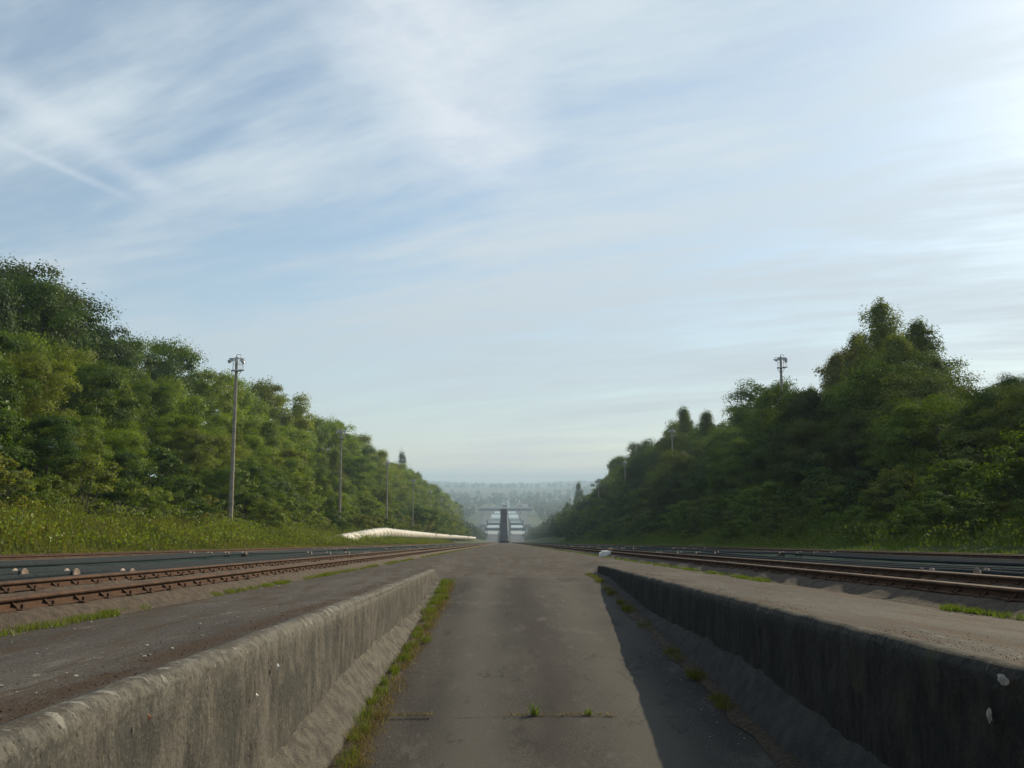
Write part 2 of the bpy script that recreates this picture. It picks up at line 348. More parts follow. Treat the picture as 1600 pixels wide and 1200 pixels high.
mi = (V[Fc[:, 0], 1] > 1000).astype(int)
tag(link('ground', nmesh('ground', V, Fc, smooth=True, mi=mi), [M['ground'], M['far']]), kind='structure')
# ------------------------------------------------------------------ central platform, trench road, walls
HW = 1.56; HWR = 1.68; YL, YR = 16.6, 19.5
def floor(y): return np.where(y < 17.3, -1.71 + .0594 * y, -.682 + .182 * sstep(17.3, 34, y))
def plat(x, y):
    xr = x - CX; xr = np.where(xr > 0, xr - (HWR - HW), xr); yend = np.where(xr < 0, YL, YR)
    blend = sstep(HW + .005, HW + .09 + .6 * sstep(0, 2.5, y - yend), np.abs(xr))
    inside = floor(y)
    z = -.5 * blend + inside * (1 - blend)
    return z + (vnoise(x, y, 1.3, 5) - .5) * .012 * np.where((y < 20) & (np.abs(xr) < HW), .3, 1) - G * y
xl = np.array([-3.06, -3.0, -2.8, -2.6, -2.4, -2.2, -2.05, -1.92, -1.8, -1.66, -1.56, -1.46, -1.35, -1.1, -.8, -.4, 0]); xl = np.unique(np.concatenate([xl, -xl])) + CX; xl = np.where(xl > CX, xl + (HWR - HW) * np.clip((xl - CX) / HW, 0, 1) * np.clip((3.06 - (xl - CX)) / (3.06 - 1.8), 0, 1), xl)
yl = np.unique(np.concatenate([np.arange(-4, 16.5, .4), [16.6], np.arange(16.8, 17.3, .2), [17.4, 17.6], np.arange(17.8, 22, .2), np.arange(22, 60, 1.), np.geomspace(60, 1000, 60)]))
V, Fc = grid(xl, yl, lambda u, v: np.stack([u, v, plat(u, v)], 1))
cxm = V[Fc].mean(1); cxm[:, 0] -= np.where(cxm[:, 0] - CX > 1.2, HWR - HW, 0)
hole = (np.abs(cxm[:, 0] - CX) < HW + .06) & (cxm[:, 1] < np.where(np.abs(cxm[:, 0] - CX) < HW, 16.35, np.where(cxm[:, 0] < CX, YL, YR)))
me = nmesh('platform', V, Fc[~hole], smooth=True)
tag(link('platform', me, M['platform']), kind='structure')
V, Fc = grid(np.linspace(-1.40, 1.64, 22) + CX, np.arange(-4, 17.9, .2), lambda u, v: np.stack([u, v, floor(v) - G * v + (vnoise(u, v, 1.7, 6) - .5) * .012 - .012 * np.abs(u - CX) * (1 - sstep(14, 16.5, v)) - .004 + .012 * sstep(15, 16.3, v) - .012 * sstep(17.4, 17.85, v)], 1))
tag(link('road', nmesh('road', V, Fc, smooth=True), M['road']), kind='structure')
def hh(y): return .04 + .25 * (1 - sstep(7.2, 13.5, y))
def wall_profile(sgn, y):
    """points from haunch foot level up over the rounded crown to the back, xr measured outwards"""
    lo = floor(y) - .06; HW = HWR if sgn > 0 else 1.56
    pts = [(HW, lo + (-.475 - lo) * k / 16) for k in range(16)]
    pts += [(HW + .004, -.53), (HW + .02, -.503), (HW + .04, -.489), (HW + .07, -.485), (HW + .10, -.487), (HW + .125, -.496), (HW + .13, -.56), (HW + .135, -.9)]
    return pts
for sgn, yend, lab, nm in ((-1, YL, 'pale streaked sunlit concrete retaining wall on the left of the sunken roadway', 'wall'), (1, YR, 'dark shaded concrete retaining wall on the right of the sunken roadway', 'wall_shade')):
    yy = np.arange(-4, yend + .01, .07); yy[-1] = yend; rows = []
    for y in yy:
        p = np.array(wall_profile(sgn, y)); n = len(p)
        jag = (vnoise(np.full(n, y), p[:, 1] * 1., 3.1, 7) - .5) * .018 + (vnoise(np.full(n, y), p[:, 1], 11, 8) - .5) * .014
        HW_ = HWR if sgn > 0 else HW
        top = sstep(-.58, -.49, p[:, 1]) * (p[:, 0] < HW_ + .12)
        chip = np.maximum(0, vnoise([y], [0], 2.3, 9)[0] - .62) * .06 + (vnoise([y], [3], 7., 4)[0] - .5) * .012
        X = p[:, 0] + jag * np.where(p[:, 0] < HW_ + .06, 1, 0) + .005 * np.sin(y * .35) + .06 * (y < 0)
        Z = p[:, 1] - top * chip * .6 + top * (vnoise(np.full(n, y), p[:, 0], 9, 3) - .5) * .014
        rows.append(np.stack([CX + sgn * X, np.full(n, y), Z - G * y], 1))
    A = np.concatenate(rows); nr, nc = len(rows), len(rows[0])
    i, j = np.meshgrid(np.arange(nr - 1), np.arange(nc - 1), indexing='ij'); a = (i * nc + j).ravel()
    Fq = np.stack([a, a + nc, a + nc + 1, a + 1], 1)
    if sgn > 0: Fq = Fq[:, ::-1]
    # end cap as quads pairing face side with back side
    e = (nr - 1) * nc; cap = [(e + k, e + k + 1, e + nc - 2 - k, e + nc - 1 - k) for k in range(nc // 2 - 1)]
    if sgn > 0: cap = [q[::-1] for q in cap]
    me = nmesh('retaining_wall', A, np.concatenate([Fq, np.array(cap)]), smooth=True)
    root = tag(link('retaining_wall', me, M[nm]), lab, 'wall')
    # sloping mortar haunch at the foot of the wall
    inner = 1.37 if sgn < 0 else 1.53
    us = np.linspace(0, 1, 9); ye = yend - .02
    def hf(u, v, sgn=sgn, inner=inner):
        b = inner + (vnoise(u * 2, v, 2.1, 12) - .5) * .05; W0 = (HWR if sgn > 0 else HW) + .03; X = W0 - u * (W0 - b)
        Z = floor(v) + hh(v) * (1.12 if sgn > 0 else 1.) * (1 - u ** 1.25) + (vnoise(u * 3, v, 5, 13) - .5) * .035 * (1 - u) + (vnoise(u * 3, v * 1., 13, 14) - .5) * .026 + (vnoise(u * 9, v, 27, 19) - .5) * .014 - .012 * u - .008
        return np.stack([CX + sgn * X, v, Z - G * v], 1)
    V, Fc = grid(us, np.arange(-4, ye, .09), hf)
    if sgn < 0: Fc = Fc[:, ::-1]
    tag(link('kerb', nmesh('kerb', V, Fc, smooth=True), M['haunch' if sgn < 0 else 'haunch_shade']), 'rough sloping mortar kerb along the foot of the %s roadway wall' % ('sunlit left' if sgn < 0 else 'shaded right'), 'kerb')
    # dirt and leaf litter strip beside it
    def lf(u, v, sgn=sgn, inner=inner):
        b0 = inner + .05; b1 = inner - .13 * (.45 + vnoise(v * 0, v, 2.4, 15))
        X = b0 + (b1 - b0) * u
        Z = floor(v) + .02 * np.sin(np.pi * np.clip(u, 0, 1)) + (vnoise(u * 3, v, 12, 16) - .5) * .02 * (1 - u) - .014 * u ** 4 - .001
        return np.stack([CX + sgn * X, v, Z - G * v], 1)
    V, Fc = grid(np.linspace(0, 1, 7), np.arange(-4, ye, .07), lf)
    tag(link('leaf_litter', nmesh('leaf_litter', V, Fc, smooth=True), M['litter']), 'brown dirt and dead leaves along the %s edge of the roadway' % ('left' if sgn < 0 else 'right'), 'litter', kind='stuff')
# white splashes on the walls
def splash(name, px, py, X, w_, h_, lab, mat):
    Y, z = at_x(px, py, X); sg = 1 if X < CX else -1
    n = 14; P = [(X + sg * .021, Y, z - G * Y)]
    for k in range(n):
        a = 2 * math.pi * k / n; r = random.uniform(.65, 1.1)
        P.append((X + sg * .008, Y + math.cos(a) * w_ * r, z - G * Y + math.sin(a) * h_ * r))
    Fq = [(0, 1 + k, 1 + (k + 1) % n) for k in range(n)]
    mb = MB(); mb.add(P, Fq); tag(mb.build(name, mat, smooth=True), lab, 'splash')
WLX = CX - HW
splash('lime_splash', 431, 1041, WLX + .014, .014, .018, 'white lime splash high on the face of the sunlit left wall', M['white'])
splash('lime_splash', 398, 1087, WLX + .014, .008, .012, 'small white lime drip below the splash on the sunlit left wall', M['white'])
splash('lime_splash', 228, 1121, WLX + .014, .007, .012, 'tiny orange stain on the face of the sunlit left wall', M['orange'])
splash('lime_splash', 1549, 1118, CX + HWR - .014, .022, .035, 'oval pale splash on the face of the shaded right wall', M['stone'])
splash('lime_splash', 1570, 1062, CX + HWR - .014, .05, .022, 'broad pale splash at the crown of the shaded right wall', M['stone'])
# ------------------------------------------------------------------ track beds
RX = [3.27, 4.43, 11.9, 13.1]
def bed_z(r):
    z = np.full_like(r, -.5)
    for q in RX: z = np.maximum(z, -.5 + .095 * (1 - sstep(.09, .27 if q < 4 else .24, np.abs(r - q))))
    return z
rs = np.unique(np.concatenate([np.linspace(2.98, 3.6, 20), np.linspace(4.1, 4.75, 12), np.linspace(5, 11.5, 14), np.linspace(11.6, 12.2, 9), np.linspace(12.8, 13.4, 9), [13.6]]))
yb = np.unique(np.concatenate([np.arange(-4, 40, .25), np.arange(40, 120, 2.), np.geomspace(120, 1000, 50)]))
for sgn in (-1, 1):
    def bf(u, v, sgn=sgn):
        pz = bed_z(u) - .02 * (u < 3.0); rough = np.where(pz > -.499, .03, .01)
        return np.stack([CX + sgn * u, v, pz + (vnoise(u, v, 3, 20) - .5) * rough - G * v], 1)
    V, Fc = grid(rs, yb, bf)
    if sgn < 0: Fc = Fc[:, ::-1]
    rr = np.abs(V[Fc].mean(1)[:, 0] - CX); mi = ((rr < 3.62) | ((rr > 4.1) & (rr < 4.75)) | (rr > 11.6)).astype(int)
    tag(link('track_bed', nmesh('track_bed', V, Fc, smooth=True, mi=mi), [M['bed'], M['plinth']]), kind='structure')
# rails
prof = [(-.055, 0), (.055, 0), (.055, .008), (.014, .018), (.012, .05), (.03, .056), (.034, .066), (.030, .078), (.018, .083), (-.018, .083), (-.030, .078), (-.034, .066), (-.03, .056), (-.012, .05), (-.014, .018), (-.055, .008)]
names = ['the one nearest the platform', 'second from the platform', 'third from the platform', 'outermost against the verge']
for sgn, sd in ((-1, 'left'), (1, 'right')):
    for k, q in enumerate(RX):
        x0 = CX + sgn * q
        rt = empty('rail', (x0, 0, -.403), 'brown rusty rail of the %s track, %s' % (sd, names[k]), 'rail', 'rails down the incline')
        mb = MB(); mb.prism([(x * 1.15, z) for x, z in prof], -4, LEN, shear=G); mb.build('rail_bar', M['rust'], rt, smooth=True)
        if k < 2:
            cb = MB()
            for s2 in (-1, 1):
                cb.add([(s2 * .018, -.008, .010), (s2 * .065, -.008, .004), (s2 * .020, -.008, .046), (s2 * .018, .008, .010), (s2 * .065, .008, .004), (s2 * .020, .008, .046)],
                       [(0, 1, 2), (3, 5, 4), (0, 3, 4, 1), (1, 4, 5, 2), (0, 2, 5, 3)])
                cb.box((s2 * .07, 0, .004), (.06, .08, .012)); cb.tube((s2 * .075, 0, .0), (s2 * .075, 0, .035), .009, n=6)
            cb.box((0, 0, .001), (.15, .07, .006))
            ys_ = [2.7 + .4 * i + (random.random() - .5) * .04 for i in range(100)]
            c0 = cb.build('rail_clamp', M['rust'], rt, (0, ys_[0], -G * ys_[0]))
            for y in ys_[1:]:
                c = c0.copy(); COL.objects.link(c); c.parent = rt; c.location = (0, y, -G * y)
            fb = MB()
            for i in range(260):
                y = ys_[-1] + .4 * (i + 1)
                for s2 in (-1, 1): fb.box((s2 * .05, y, .018 - G * y), (.05, .024, .036))
            o = fb.build('rail_clamp', M['rust'], rt); o['kind'] = 'stuff'
# haulage cables and their rollers
CXS = [5.05, 5.75, 6.4, 7.05, 9.3, 9.9, 10.5, 11.1]
ordn = ['first', 'second', 'third', 'fourth', 'fifth', 'sixth', 'seventh', 'eighth']
for sgn, sd in ((-1, 'left'), (1, 'right')):
    for k, q in enumerate(CXS):
        yk = [-4.] + [11.5 + 20 * i for i in range(50)]
        pts = []
        for i in range(len(yk) - 1):
            nseg = 8 if i < 8 else 1
            for j in range(nseg):
                f = j / nseg; y = yk[i] + (yk[i + 1] - yk[i]) * f; pts.append((y, -.385 - .05 * 4 * f * (1 - f) * (1 if i else .4)))
        pts.append((yk[-1], -.385))
        n = 10; A = []
        for y, z in pts:
            for j in range(n):
                a = 2 * math.pi * j / n; A.append((CX + sgn * q + math.cos(a) * .036, y, z - G * y + math.sin(a) * .036))
        Fq = [(i * n + j, i * n + (j + 1) % n, (i + 1) * n + (j + 1) % n, (i + 1) * n + j) for i in range(len(pts) - 1) for j in range(n)]
        tag(link('haulage_cable', nmesh('haulage_cable', A, Fq, smooth=True), M['cable']), 'thick dark steel cable on the %s track, %s out from the platform' % (sd, ordn[k]), 'cable', 'haulage cables along the incline')
rt = empty('cable_roller', (0, 0, 0), 'x', 'roller', 'rollers under the haulage cables')
mb = MB(); 
for s2 in (-1, 1): mb.tube((s2 * .035, 0, 0), (s2 * .06, 0, 0), .07, .098, n=18); mb.tube((s2 * .06, 0, 0), (s2 * .072, 0, 0), .098, .09, n=18)
mb.tube((-.035, 0, 0), (.035, 0, 0), .062, n=18); mb.build('wheel', M['roller'], rt, (0, 0, .0), smooth=True)
mb = MB()
for s2 in (-1, 1): mb.box((s2 * .10, 0, -.05), (.025, .07, .14)); 
mb.tube((-.115, 0, 0), (.115, 0, 0), .018, n=8); mb.box((0, 0, -.125), (.26, .16, .02)); mb.build('bracket', M['roller_dark'], rt, bevel=.003)
first = True; rn = ['nearest', 'second nearest', 'third', 'fourth', 'fifth', 'sixth', 'seventh', 'eighth', 'ninth', 'tenth', 'eleventh', 'twelfth', 'thirteenth', 'fourteenth', 'fifteenth', 'sixteenth']
for g in range(14):
    for sgn, sd in ((-1, 'left'), (1, 'right')):
        for k, q in enumerate(CXS):
            o = rt if first else copy_tree(rt); first = False
            y = 11.5 + 20 * g; o.location = (CX + sgn * q, y, -.385 - .033 - .062 - G * y + .055 * 0); 
            o.location.z = -.48 - G * y + .06
            o['label'] = 'small roller, %s cable from the platform, %s row of the %s track' % (ordn[k], rn[g], sd)
# ------------------------------------------------------------------ white service pipe on the left verge
PXX = -17.5
def ppt(px, py): Y, z = at_x(px, py, PXX); return Vector((PXX, Y, z - G * Y))
keys = [(466, 862, 1.0), (496, 853, 1.0), (545, 843, 1.0), (588, 834.0, 1.0), (602, 832.5, 1), (612, 833.5, 1), (640, 835.5, 1), (680, 838, 1), (705, 839, 1), (742, 841, 1)]
rt = None; path = []
for px, py, _ in keys: path.append(ppt(px, py))
rt = empty('service_pipe', path[0], 'long pale banded pipe on the left verge rising from the ground and running downhill', 'pipe')
mb = MB(); rad = .74; n = 20; A = []
sub = []
for a, b in zip(path[:-1], path[1:]):
    for j in range(4): sub.append(a.lerp(b, j / 4))
sub.append(path[-1])
for i, p in enumerate(sub):
    for j in range(n):
        a = 2 * math.pi * j / n; A.append((p.x + math.cos(a) * rad - path[0].x, p.y - path[0].y, p.z + math.sin(a) * rad - path[0].z))
Fq = [(i * n + j, i * n + (j + 1) % n, (i + 1) * n + (j + 1) % n, (i + 1) * n + j) for i in range(len(sub) - 1) for j in range(n)]
link('pipe_body', nmesh('pipe_body', A, Fq, smooth=True), M['pipe'], rt)
Fq = None
def along(y):
    for a, b in zip(path[:-1], path[1:]):
        if a.y <= y <= b.y: return a.lerp(b, (y - a.y) / (b.y - a.y))
y = path[1].y; kk = 0
band0 = None; post0 = None
while y < path[-1].y and kk < 60:
    p = along(y) - path[0]
    if band0 is None:
        mb = MB(); mb.tube((0, -.06, 0), (0, .06, 0), rad + .03, n=20); band0 = mb.build('pipe_band', M['steel'], rt, p, smooth=True)
        mb = MB(); mb.box((-.35, 0, -.95), (.16, .22, 1.4)); mb.box((.35, 0, -.95), (.16, .22, 1.4)); mb.box((0, 0, -.75), (.9, .3, .14)); post0 = mb.build('pipe_support', M['conc'], rt, p)
    else:
        c = band0.copy(); COL.objects.link(c); c.parent = rt; c.location = p
        if kk % 3 == 0 and y > path[3].y: c = post0.copy(); COL.objects.link(c); c.parent = rt; c.location = p
    y += 3.4 * (1 + .02 * kk); kk += 1
# ------------------------------------------------------------------ floodlight masts
def make_mast():
    rt = empty('light_mast', (0, 0, 0), 'x', 'light mast', 'floodlight masts along both sides of the incline')
    mb = MB(); H = 16.2
    mb.tube((0, 0, 0), (0, 0, H), .20, .105, 14); mb.build('pole', M['mast'], rt, smooth=True)
    mb = MB(); mb.tube((0, 0, H - 1.15), (0, 0, H - 1.08), .40, n=14)
    mb.box((.42, 0, H - 1.06), (.42, .5, .06))
    for s in (-1, 1): mb.tube((s * .12, 0, H - 1.6), (s * .42, 0, H - 1.12), .025, n=6)
    for k in range(8):
        a = 2 * math.pi * k / 8; r_ = .42; cx_ = .12
        mb.tube((cx_ + math.cos(a) * r_, math.sin(a) * r_, H - 1.1), (cx_ + math.cos(a) * r_, math.sin(a) * r_, H - .1), .014, n=5)
        b = 2 * math.pi * (k + 1) / 8
        for hz in (-.6, -.1): mb.tube((cx_ + math.cos(a) * r_, math.sin(a) * r_, H + hz), (cx_ + math.cos(b) * r_, math.sin(b) * r_, H + hz), .012, n=5)
    mb.build('platform_cage', M['steel'], rt)
    mb = MB(); mb.tube((-.62, 0, H - .12), (.62, 0, H - .12), .035, n=8); mb.tube((0, -.4, H - .2), (0, .4, H - .2), .035, n=8)
    mb.tube((0, 0, H - .05), (0, 0, H + .2), .04, n=8); mb.tube((0, 0, H + .2), (.3, 0, H + .22), .02, n=6); mb.tube((.3, 0, H + .22), (.36, 0, H - .1), .02, n=6); mb.build('crossarm', M['steel'], rt)
    for (x, y, rz, dz) in ((-.62, 0, .5, -.05), (-.32, -.12, -.3, .06), (.40, -.1, .3, .05), (.62, .05, -.6, -.1), (.06, -.4, 0, 0)):
        mb = MB(); mb.box((0, .04, 0), (.13, .14, .14)); mb.tube((0, 0, -.02), (0, -.18, -.09), .07, .145, n=12); mb.tube((0, 0, .0), (0, 0, .14), .02, n=6)
        f = mb.build('floodlight', M['steel'], rt, (x, y, H - .15 - .12 + dz), smooth=True); f.rotation_euler = (0, 0, rz)
        mb = MB(); mb.tube((0, -.181, -.091), (0, -.186, -.0925), .13, n=12); g = mb.build('lens', M['glass'], f)
    return rt
mast0 = make_mast(); D0 = 78.; SP = 51.5; first = True
for i in range(12):
    for sgn, sd in ((-1, 'left'), (1, 'right')):
        X = -21.8 if sgn < 0 else 27.5
        top = 555.; Y1, zt = at_x(368 if sgn < 0 else 1218, 555, X)
        y = Y1 * (1 + .66 * i) if True else 0
        if y > 930: continue
        o = mast0 if first else copy_tree(mast0); first = False
        o.location = (X, y, zt - 16.35 - G * y); o.rotation_euler = (0, R(.4) * (1 if i == 0 else 0), random.uniform(-.6, .6) + (math.pi / 2 if i % 3 == 2 else 0))
        o['label'] = 'tall slim floodlight mast in the %s row, %s from the viewer' % (sd, ['nearest'] [0] if i == 0 else rn[i] if i > 1 else 'second') 
# ------------------------------------------------------------------ foliage
def leaves(C, size, updir=.35, aspect=.75, jit=.35, out=None):
    n = len(C); nrm = rng.normal(size=(n, 3))
    if out is not None: nrm = nrm * .42 + out; updir = .15
    nrm[:, 2] = (np.abs(nrm[:, 2]) * .8 if out is None else nrm[:, 2]) + updir; nrm /= np.linalg.norm(nrm, axis=1)[:, None]
    u = np.cross(nrm, rng.normal(size=(n, 3))); u /= np.linalg.norm(u, axis=1)[:, None] + 1e-9; v = np.cross(nrm, u)
    s = (size * (1 + jit * (rng.random(n) - .5) * 2))[:, None] if np.isscalar(size) else size[:, None]
    a = aspect * .5
    return np.stack([C - u * s * .5, C + v * s * a, C + u * s * .5 + nrm * s * -.12, C - v * s * a], 1)      # diamond leaf
def crown(kind, H, Rr, ncl, nl, ls, t0=.1):
    cs = []; tips = []; outs = []
    lob = rng.random(8) * 2 * math.pi
    for i in range(ncl):
        t = t0 + (1 - t0) * (rng.random() ** .85)
        if kind == 'broad': r = Rr * (np.sin(np.pi * min(1, (1 - t) ** .75 * .96 + .03))) ** .55 * (.75 + .25 * t)
        elif kind == 'birch': r = Rr * (1 - t) ** .5 * (.55 + .45 * min(1, t / .25)) * rng.uniform(.55, 1.15) + .1
        elif kind == 'poplar': r = Rr * min(1, (1 - t) * 3.0) ** .6
        else: r = Rr * (1 - t ** 2.2) ** .5
        a = rng.random() * 2 * math.pi
        r *= 1 + .22 * math.sin(3 * a + lob[0] + 4 * t) + .15 * math.sin(5 * a + lob[1] - 7 * t)
        q = rng.random() ** .4
        c = np.array([math.cos(a) * r * q, math.sin(a) * r * q, t * H]); tips.append(c)
        cr = {'broad': .105, 'birch': .05, 'poplar': .05, 'shrub': .13}[kind] * H * rng.uniform(.6, 1.25)
        m = int(nl * rng.uniform(.6, 1.3)); d = rng.normal(size=(m, 3)); d /= np.linalg.norm(d, axis=1)[:, None] + 1e-9
        d[:, 2] = np.where(d[:, 2] < -.35, -d[:, 2] * .6, d[:, 2]); d *= (1 - .45 * rng.random(m) ** 2)[:, None] * cr * (.9 + .15 * rng.random(m))[:, None]
        if kind == 'birch': d[:, 2] = d[:, 2] * 1.9 - cr * .4; d[:, :2] *= .8
        elif kind == 'poplar': d[:, 2] *= 2.2
        else:
            d[:, 2] *= .8; d += np.outer(rng.random(m) ** 5 * cr * .55, np.array([math.cos(a) * .8, math.sin(a) * .8, .75]))
        dn = d / (np.linalg.norm(d, axis=1)[:, None] + 1e-6); ce = np.array([math.cos(a) * .8, math.sin(a) * .8, (t - .45) * 1.6]); outs.append(dn * .9 + ce * .55)
        cs.append(c + d)
    tone = np.concatenate([np.full(len(c), rng.random()) for c in cs]); Cn = np.concatenate(cs)
    # stray twigs on the outline
    Cn[:, 2] = np.maximum(Cn[:, 2], .02)
    Q = leaves(Cn, ls, out=np.concatenate(outs)); lv = np.clip(.6 * tone + .4 * rng.random(len(Cn)), 0, 1)
    return Q.reshape(-1, 3), np.arange(len(Q) * 4).reshape(-1, 4), lv, tips
def trunk_mb(H, r, tips, nb=14, lean=.02, th=.85):
    mb = MB(); k = 6; p = [Vector((rng.normal() * lean * H * i / k, rng.normal() * lean * H * i / k, H * th * i / k)) for i in range(k + 1)]
    p[0] = Vector((0, 0, -.5))
    for i in range(k): mb.tube(p[i], p[i + 1], r * (1 - .85 * i / k) * (1.3 if i == 0 else 1), r * (1 - .85 * (i + 1) / k), 8, caps=False)
    for c in [tips[i] for i in rng.choice(len(tips), min(nb, len(tips)), replace=False)]:
        c = Vector(c); zz_ = max(.1 * H, c.z - .35 * Vector((c.x, c.y)).length - .05 * H); i = min(k - 1, int(zz_ / (H * th) * k)); a = p[i].lerp(p[i + 1], .5)
        a = Vector((a.x, a.y, zz_)); mid = a.lerp(c, .55) + Vector((0, 0, .03 * H)); rb = r * .38 * (1 - .6 * zz_ / H)
        mb.tube(a, mid, rb, rb * .6, 6, caps=False); mb.tube(mid, c, rb * .6, rb * .15, 5, caps=False)
    return mb
PROTO = {}
def make_tree(key, name, kind, H, Rr, ncl, nl, ls, leaf, bark, t0=.1, tr=.16, nb=16):
    rt = bpy.data.objects.new(name, None); COL.objects.link(rt)
    V, Fq, lv, tips = crown(kind, H, Rr, ncl, nl, ls, t0)
    trunk_mb(H, tr, tips, nb).build('trunk', M[bark], rt, smooth=True)
    link('crown', nmesh('crown', V, Fq, lv=lv), M[leaf], rt)
    PROTO.setdefault(key, []).append([rt, H, False])
def make_shrub(key, name, H, Rr, ncl, nl, ls, leaf):
    V, Fq, lv, tips = crown('shrub', H, Rr, ncl, nl, ls, .06)
    mb = MB()
    for c in tips[::4]: mb.tube((rng.normal() * .1, rng.normal() * .1, -.15), c, .025, .008, 5, caps=False)
    nb = len(mb.f); V2 = np.concatenate([V, np.array([tuple(q) for q in mb.v])]); F2 = np.concatenate([Fq, np.array(mb.f) + len(V)])
    me = nmesh('shrub', V2, F2, lv=np.concatenate([lv, np.zeros(nb)]), mi=np.concatenate([np.zeros(len(Fq)), np.ones(nb)]).astype(int))
    PROTO.setdefault(key, []).append([link(name, me, [M[leaf], M['bark']]), H, False])
for i in range(4): make_tree('A', 'broadleaf_tree', 'broad', 11, 3.4 + .3 * i, 80, 400, .165, 'leafA', 'bark')
for i in range(2): make_tree('B', 'oak_tree', 'broad', 12, 4.2, 88, 400, .17, 'leafB', 'bark', .15)
for i in range(3): make_tree('C', 'birch_tree', 'birch', 13, 3.2, 190, 130, .13, 'leafC', 'birchbark', .12, .12, 34)
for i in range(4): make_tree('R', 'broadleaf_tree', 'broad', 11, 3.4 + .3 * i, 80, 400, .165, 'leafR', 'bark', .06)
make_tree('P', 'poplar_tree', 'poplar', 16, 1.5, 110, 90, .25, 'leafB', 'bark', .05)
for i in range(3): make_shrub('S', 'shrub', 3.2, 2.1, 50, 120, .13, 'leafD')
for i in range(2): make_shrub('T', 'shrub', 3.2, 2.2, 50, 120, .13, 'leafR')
SEG = ['before the nearest mast'] + ['between %s and %s masts' % (a, b) for a, b in zip(['first', 'second', 'third', 'fourth', 'fifth', 'sixth', 'seventh', 'eighth', 'ninth', 'tenth'], ['second', 'third', 'fourth', 'fifth', 'sixth', 'seventh', 'eighth', 'ninth', 'tenth', 'eleventh'])] + ['beyond the last mast']
counts = {}; todo = []
def put(key, x, y, h, row, look, wide=1.):
    if look is None:
        if x < 0 and x > -26 and any(-7 < y - MY * (1 + .66 * i) < 3.5 for i in range(3)): return
        mx = (sky_h(LSK if x < 0 else RSK, x, y) - gz(x, y) - G * y) * 1.0
        h = h if row == 'top' else min(h, max(2.2, mx * (rng.uniform(.80, 1.0) if x < 0 else rng.uniform(.8, 1.0))))
    todo.append((key, x, y, h, row, look, wide))
def flush():
    YM = at_x(368, 555, -21.8)[0]
    todo.sort(key=lambda q: q[2])
    noun = {'A': 'leafy tree', 'B': 'oak-like tree', 'C': 'feathery birch', 'R': 'dense dark tree', 'P': 'narrow poplar', 'S': 'light green shrub', 'T': 'dark green shrub'}
    catn = {'A': 'tree', 'B': 'tree', 'C': 'birch', 'R': 'tree', 'P': 'poplar', 'S': 'shrub', 'T': 'shrub'}
    for key, x, y, h, row, look, wide in todo:
        pr = PROTO[key][int(rng.integers(len(PROTO[key])))]
        if pr[2]: o = copy_tree(pr[0])
        else: o = pr[0]; pr[2] = True
        h = h * (.93 if key in 'AB' else .92 if key == 'R' else .97); s = h / pr[1]; sw = s * wide * rng.uniform(.9, 1.12) if h < 14 else s * wide
        o.location = (x, y, gz(x, y) - .12); o.scale = (sw, sw, s); o.rotation_euler = (0, 0, rng.random() * 6.28)
        side = 'left' if x < 0 else 'right'
        if look: lab = look
        else:
            sg = int(np.clip(math.floor((y / YM - 1) / .66) + 1, 0, len(SEG) - 1)); k = (key, side, row, sg); counts[k] = counts.get(k, 0) + 1
            ow = ['nearest', 'second', 'third', 'fourth', 'fifth', 'sixth', 'seventh', 'eighth', 'ninth', 'tenth', 'eleventh', 'twelfth', 'thirteenth', 'fourteenth', 'fifteenth', 'sixteenth'][min(15, counts[k] - 1)]
            lab = '%s %s of the %s wood, %s row, %s' % (ow, noun[key], side, row, SEG[sg])
        tag(o, lab, catn[key], {'S': 'shrubs at the foot of the woods', 'T': 'shrubs at the foot of the woods'}.get(key, 'trees of the woods beside the incline'))
    for k, L in PROTO.items():
        for rt, _, used in L:
            if not used:
                for c in list(rt.children): bpy.data.objects.remove(c)
                bpy.data.objects.remove(rt)
def rowgen(x0, y0, y1, s0, k):
    y = y0
    while y < y1:
        yield x0, y; y += (s0 + k * y) * rng.uniform(.8, 1.2)
MY = at_x(368, 555, -21.8)[0]
LSK = [(-120, 380), (0, 420), (40, 405), (85, 440), (130, 465), (215, 488), (235, 515), (270, 520), (310, 560), (360, 585), (420, 605), (455, 635), (500, 655), (560, 680), (600, 712), (640, 728), (680, 757), (720, 792), (745, 815), (765, 830)]
RSK = [(820, 832), (850, 815), (900, 775), (925, 765), (960, 722), (1000, 690), (1045, 655), (1065, 640), (1110, 645), (1135, 665), (1150, 625), (1180, 590), (1230, 600), (1285, 590), (1310, 545), (1365, 490), (1380, 478), (1440, 500), (1475, 560), (1490, 620), (1530, 612), (1565, 590), (1620, 590), (1700, 560)]
def sky_h(sk, X, Y):
    px = 789 + X * F / Y / 1.0; py = np.interp(px, [a for a, b in sk], [b for a, b in sk])
    return float(at_x(px, py, X)[1])       # height over datum
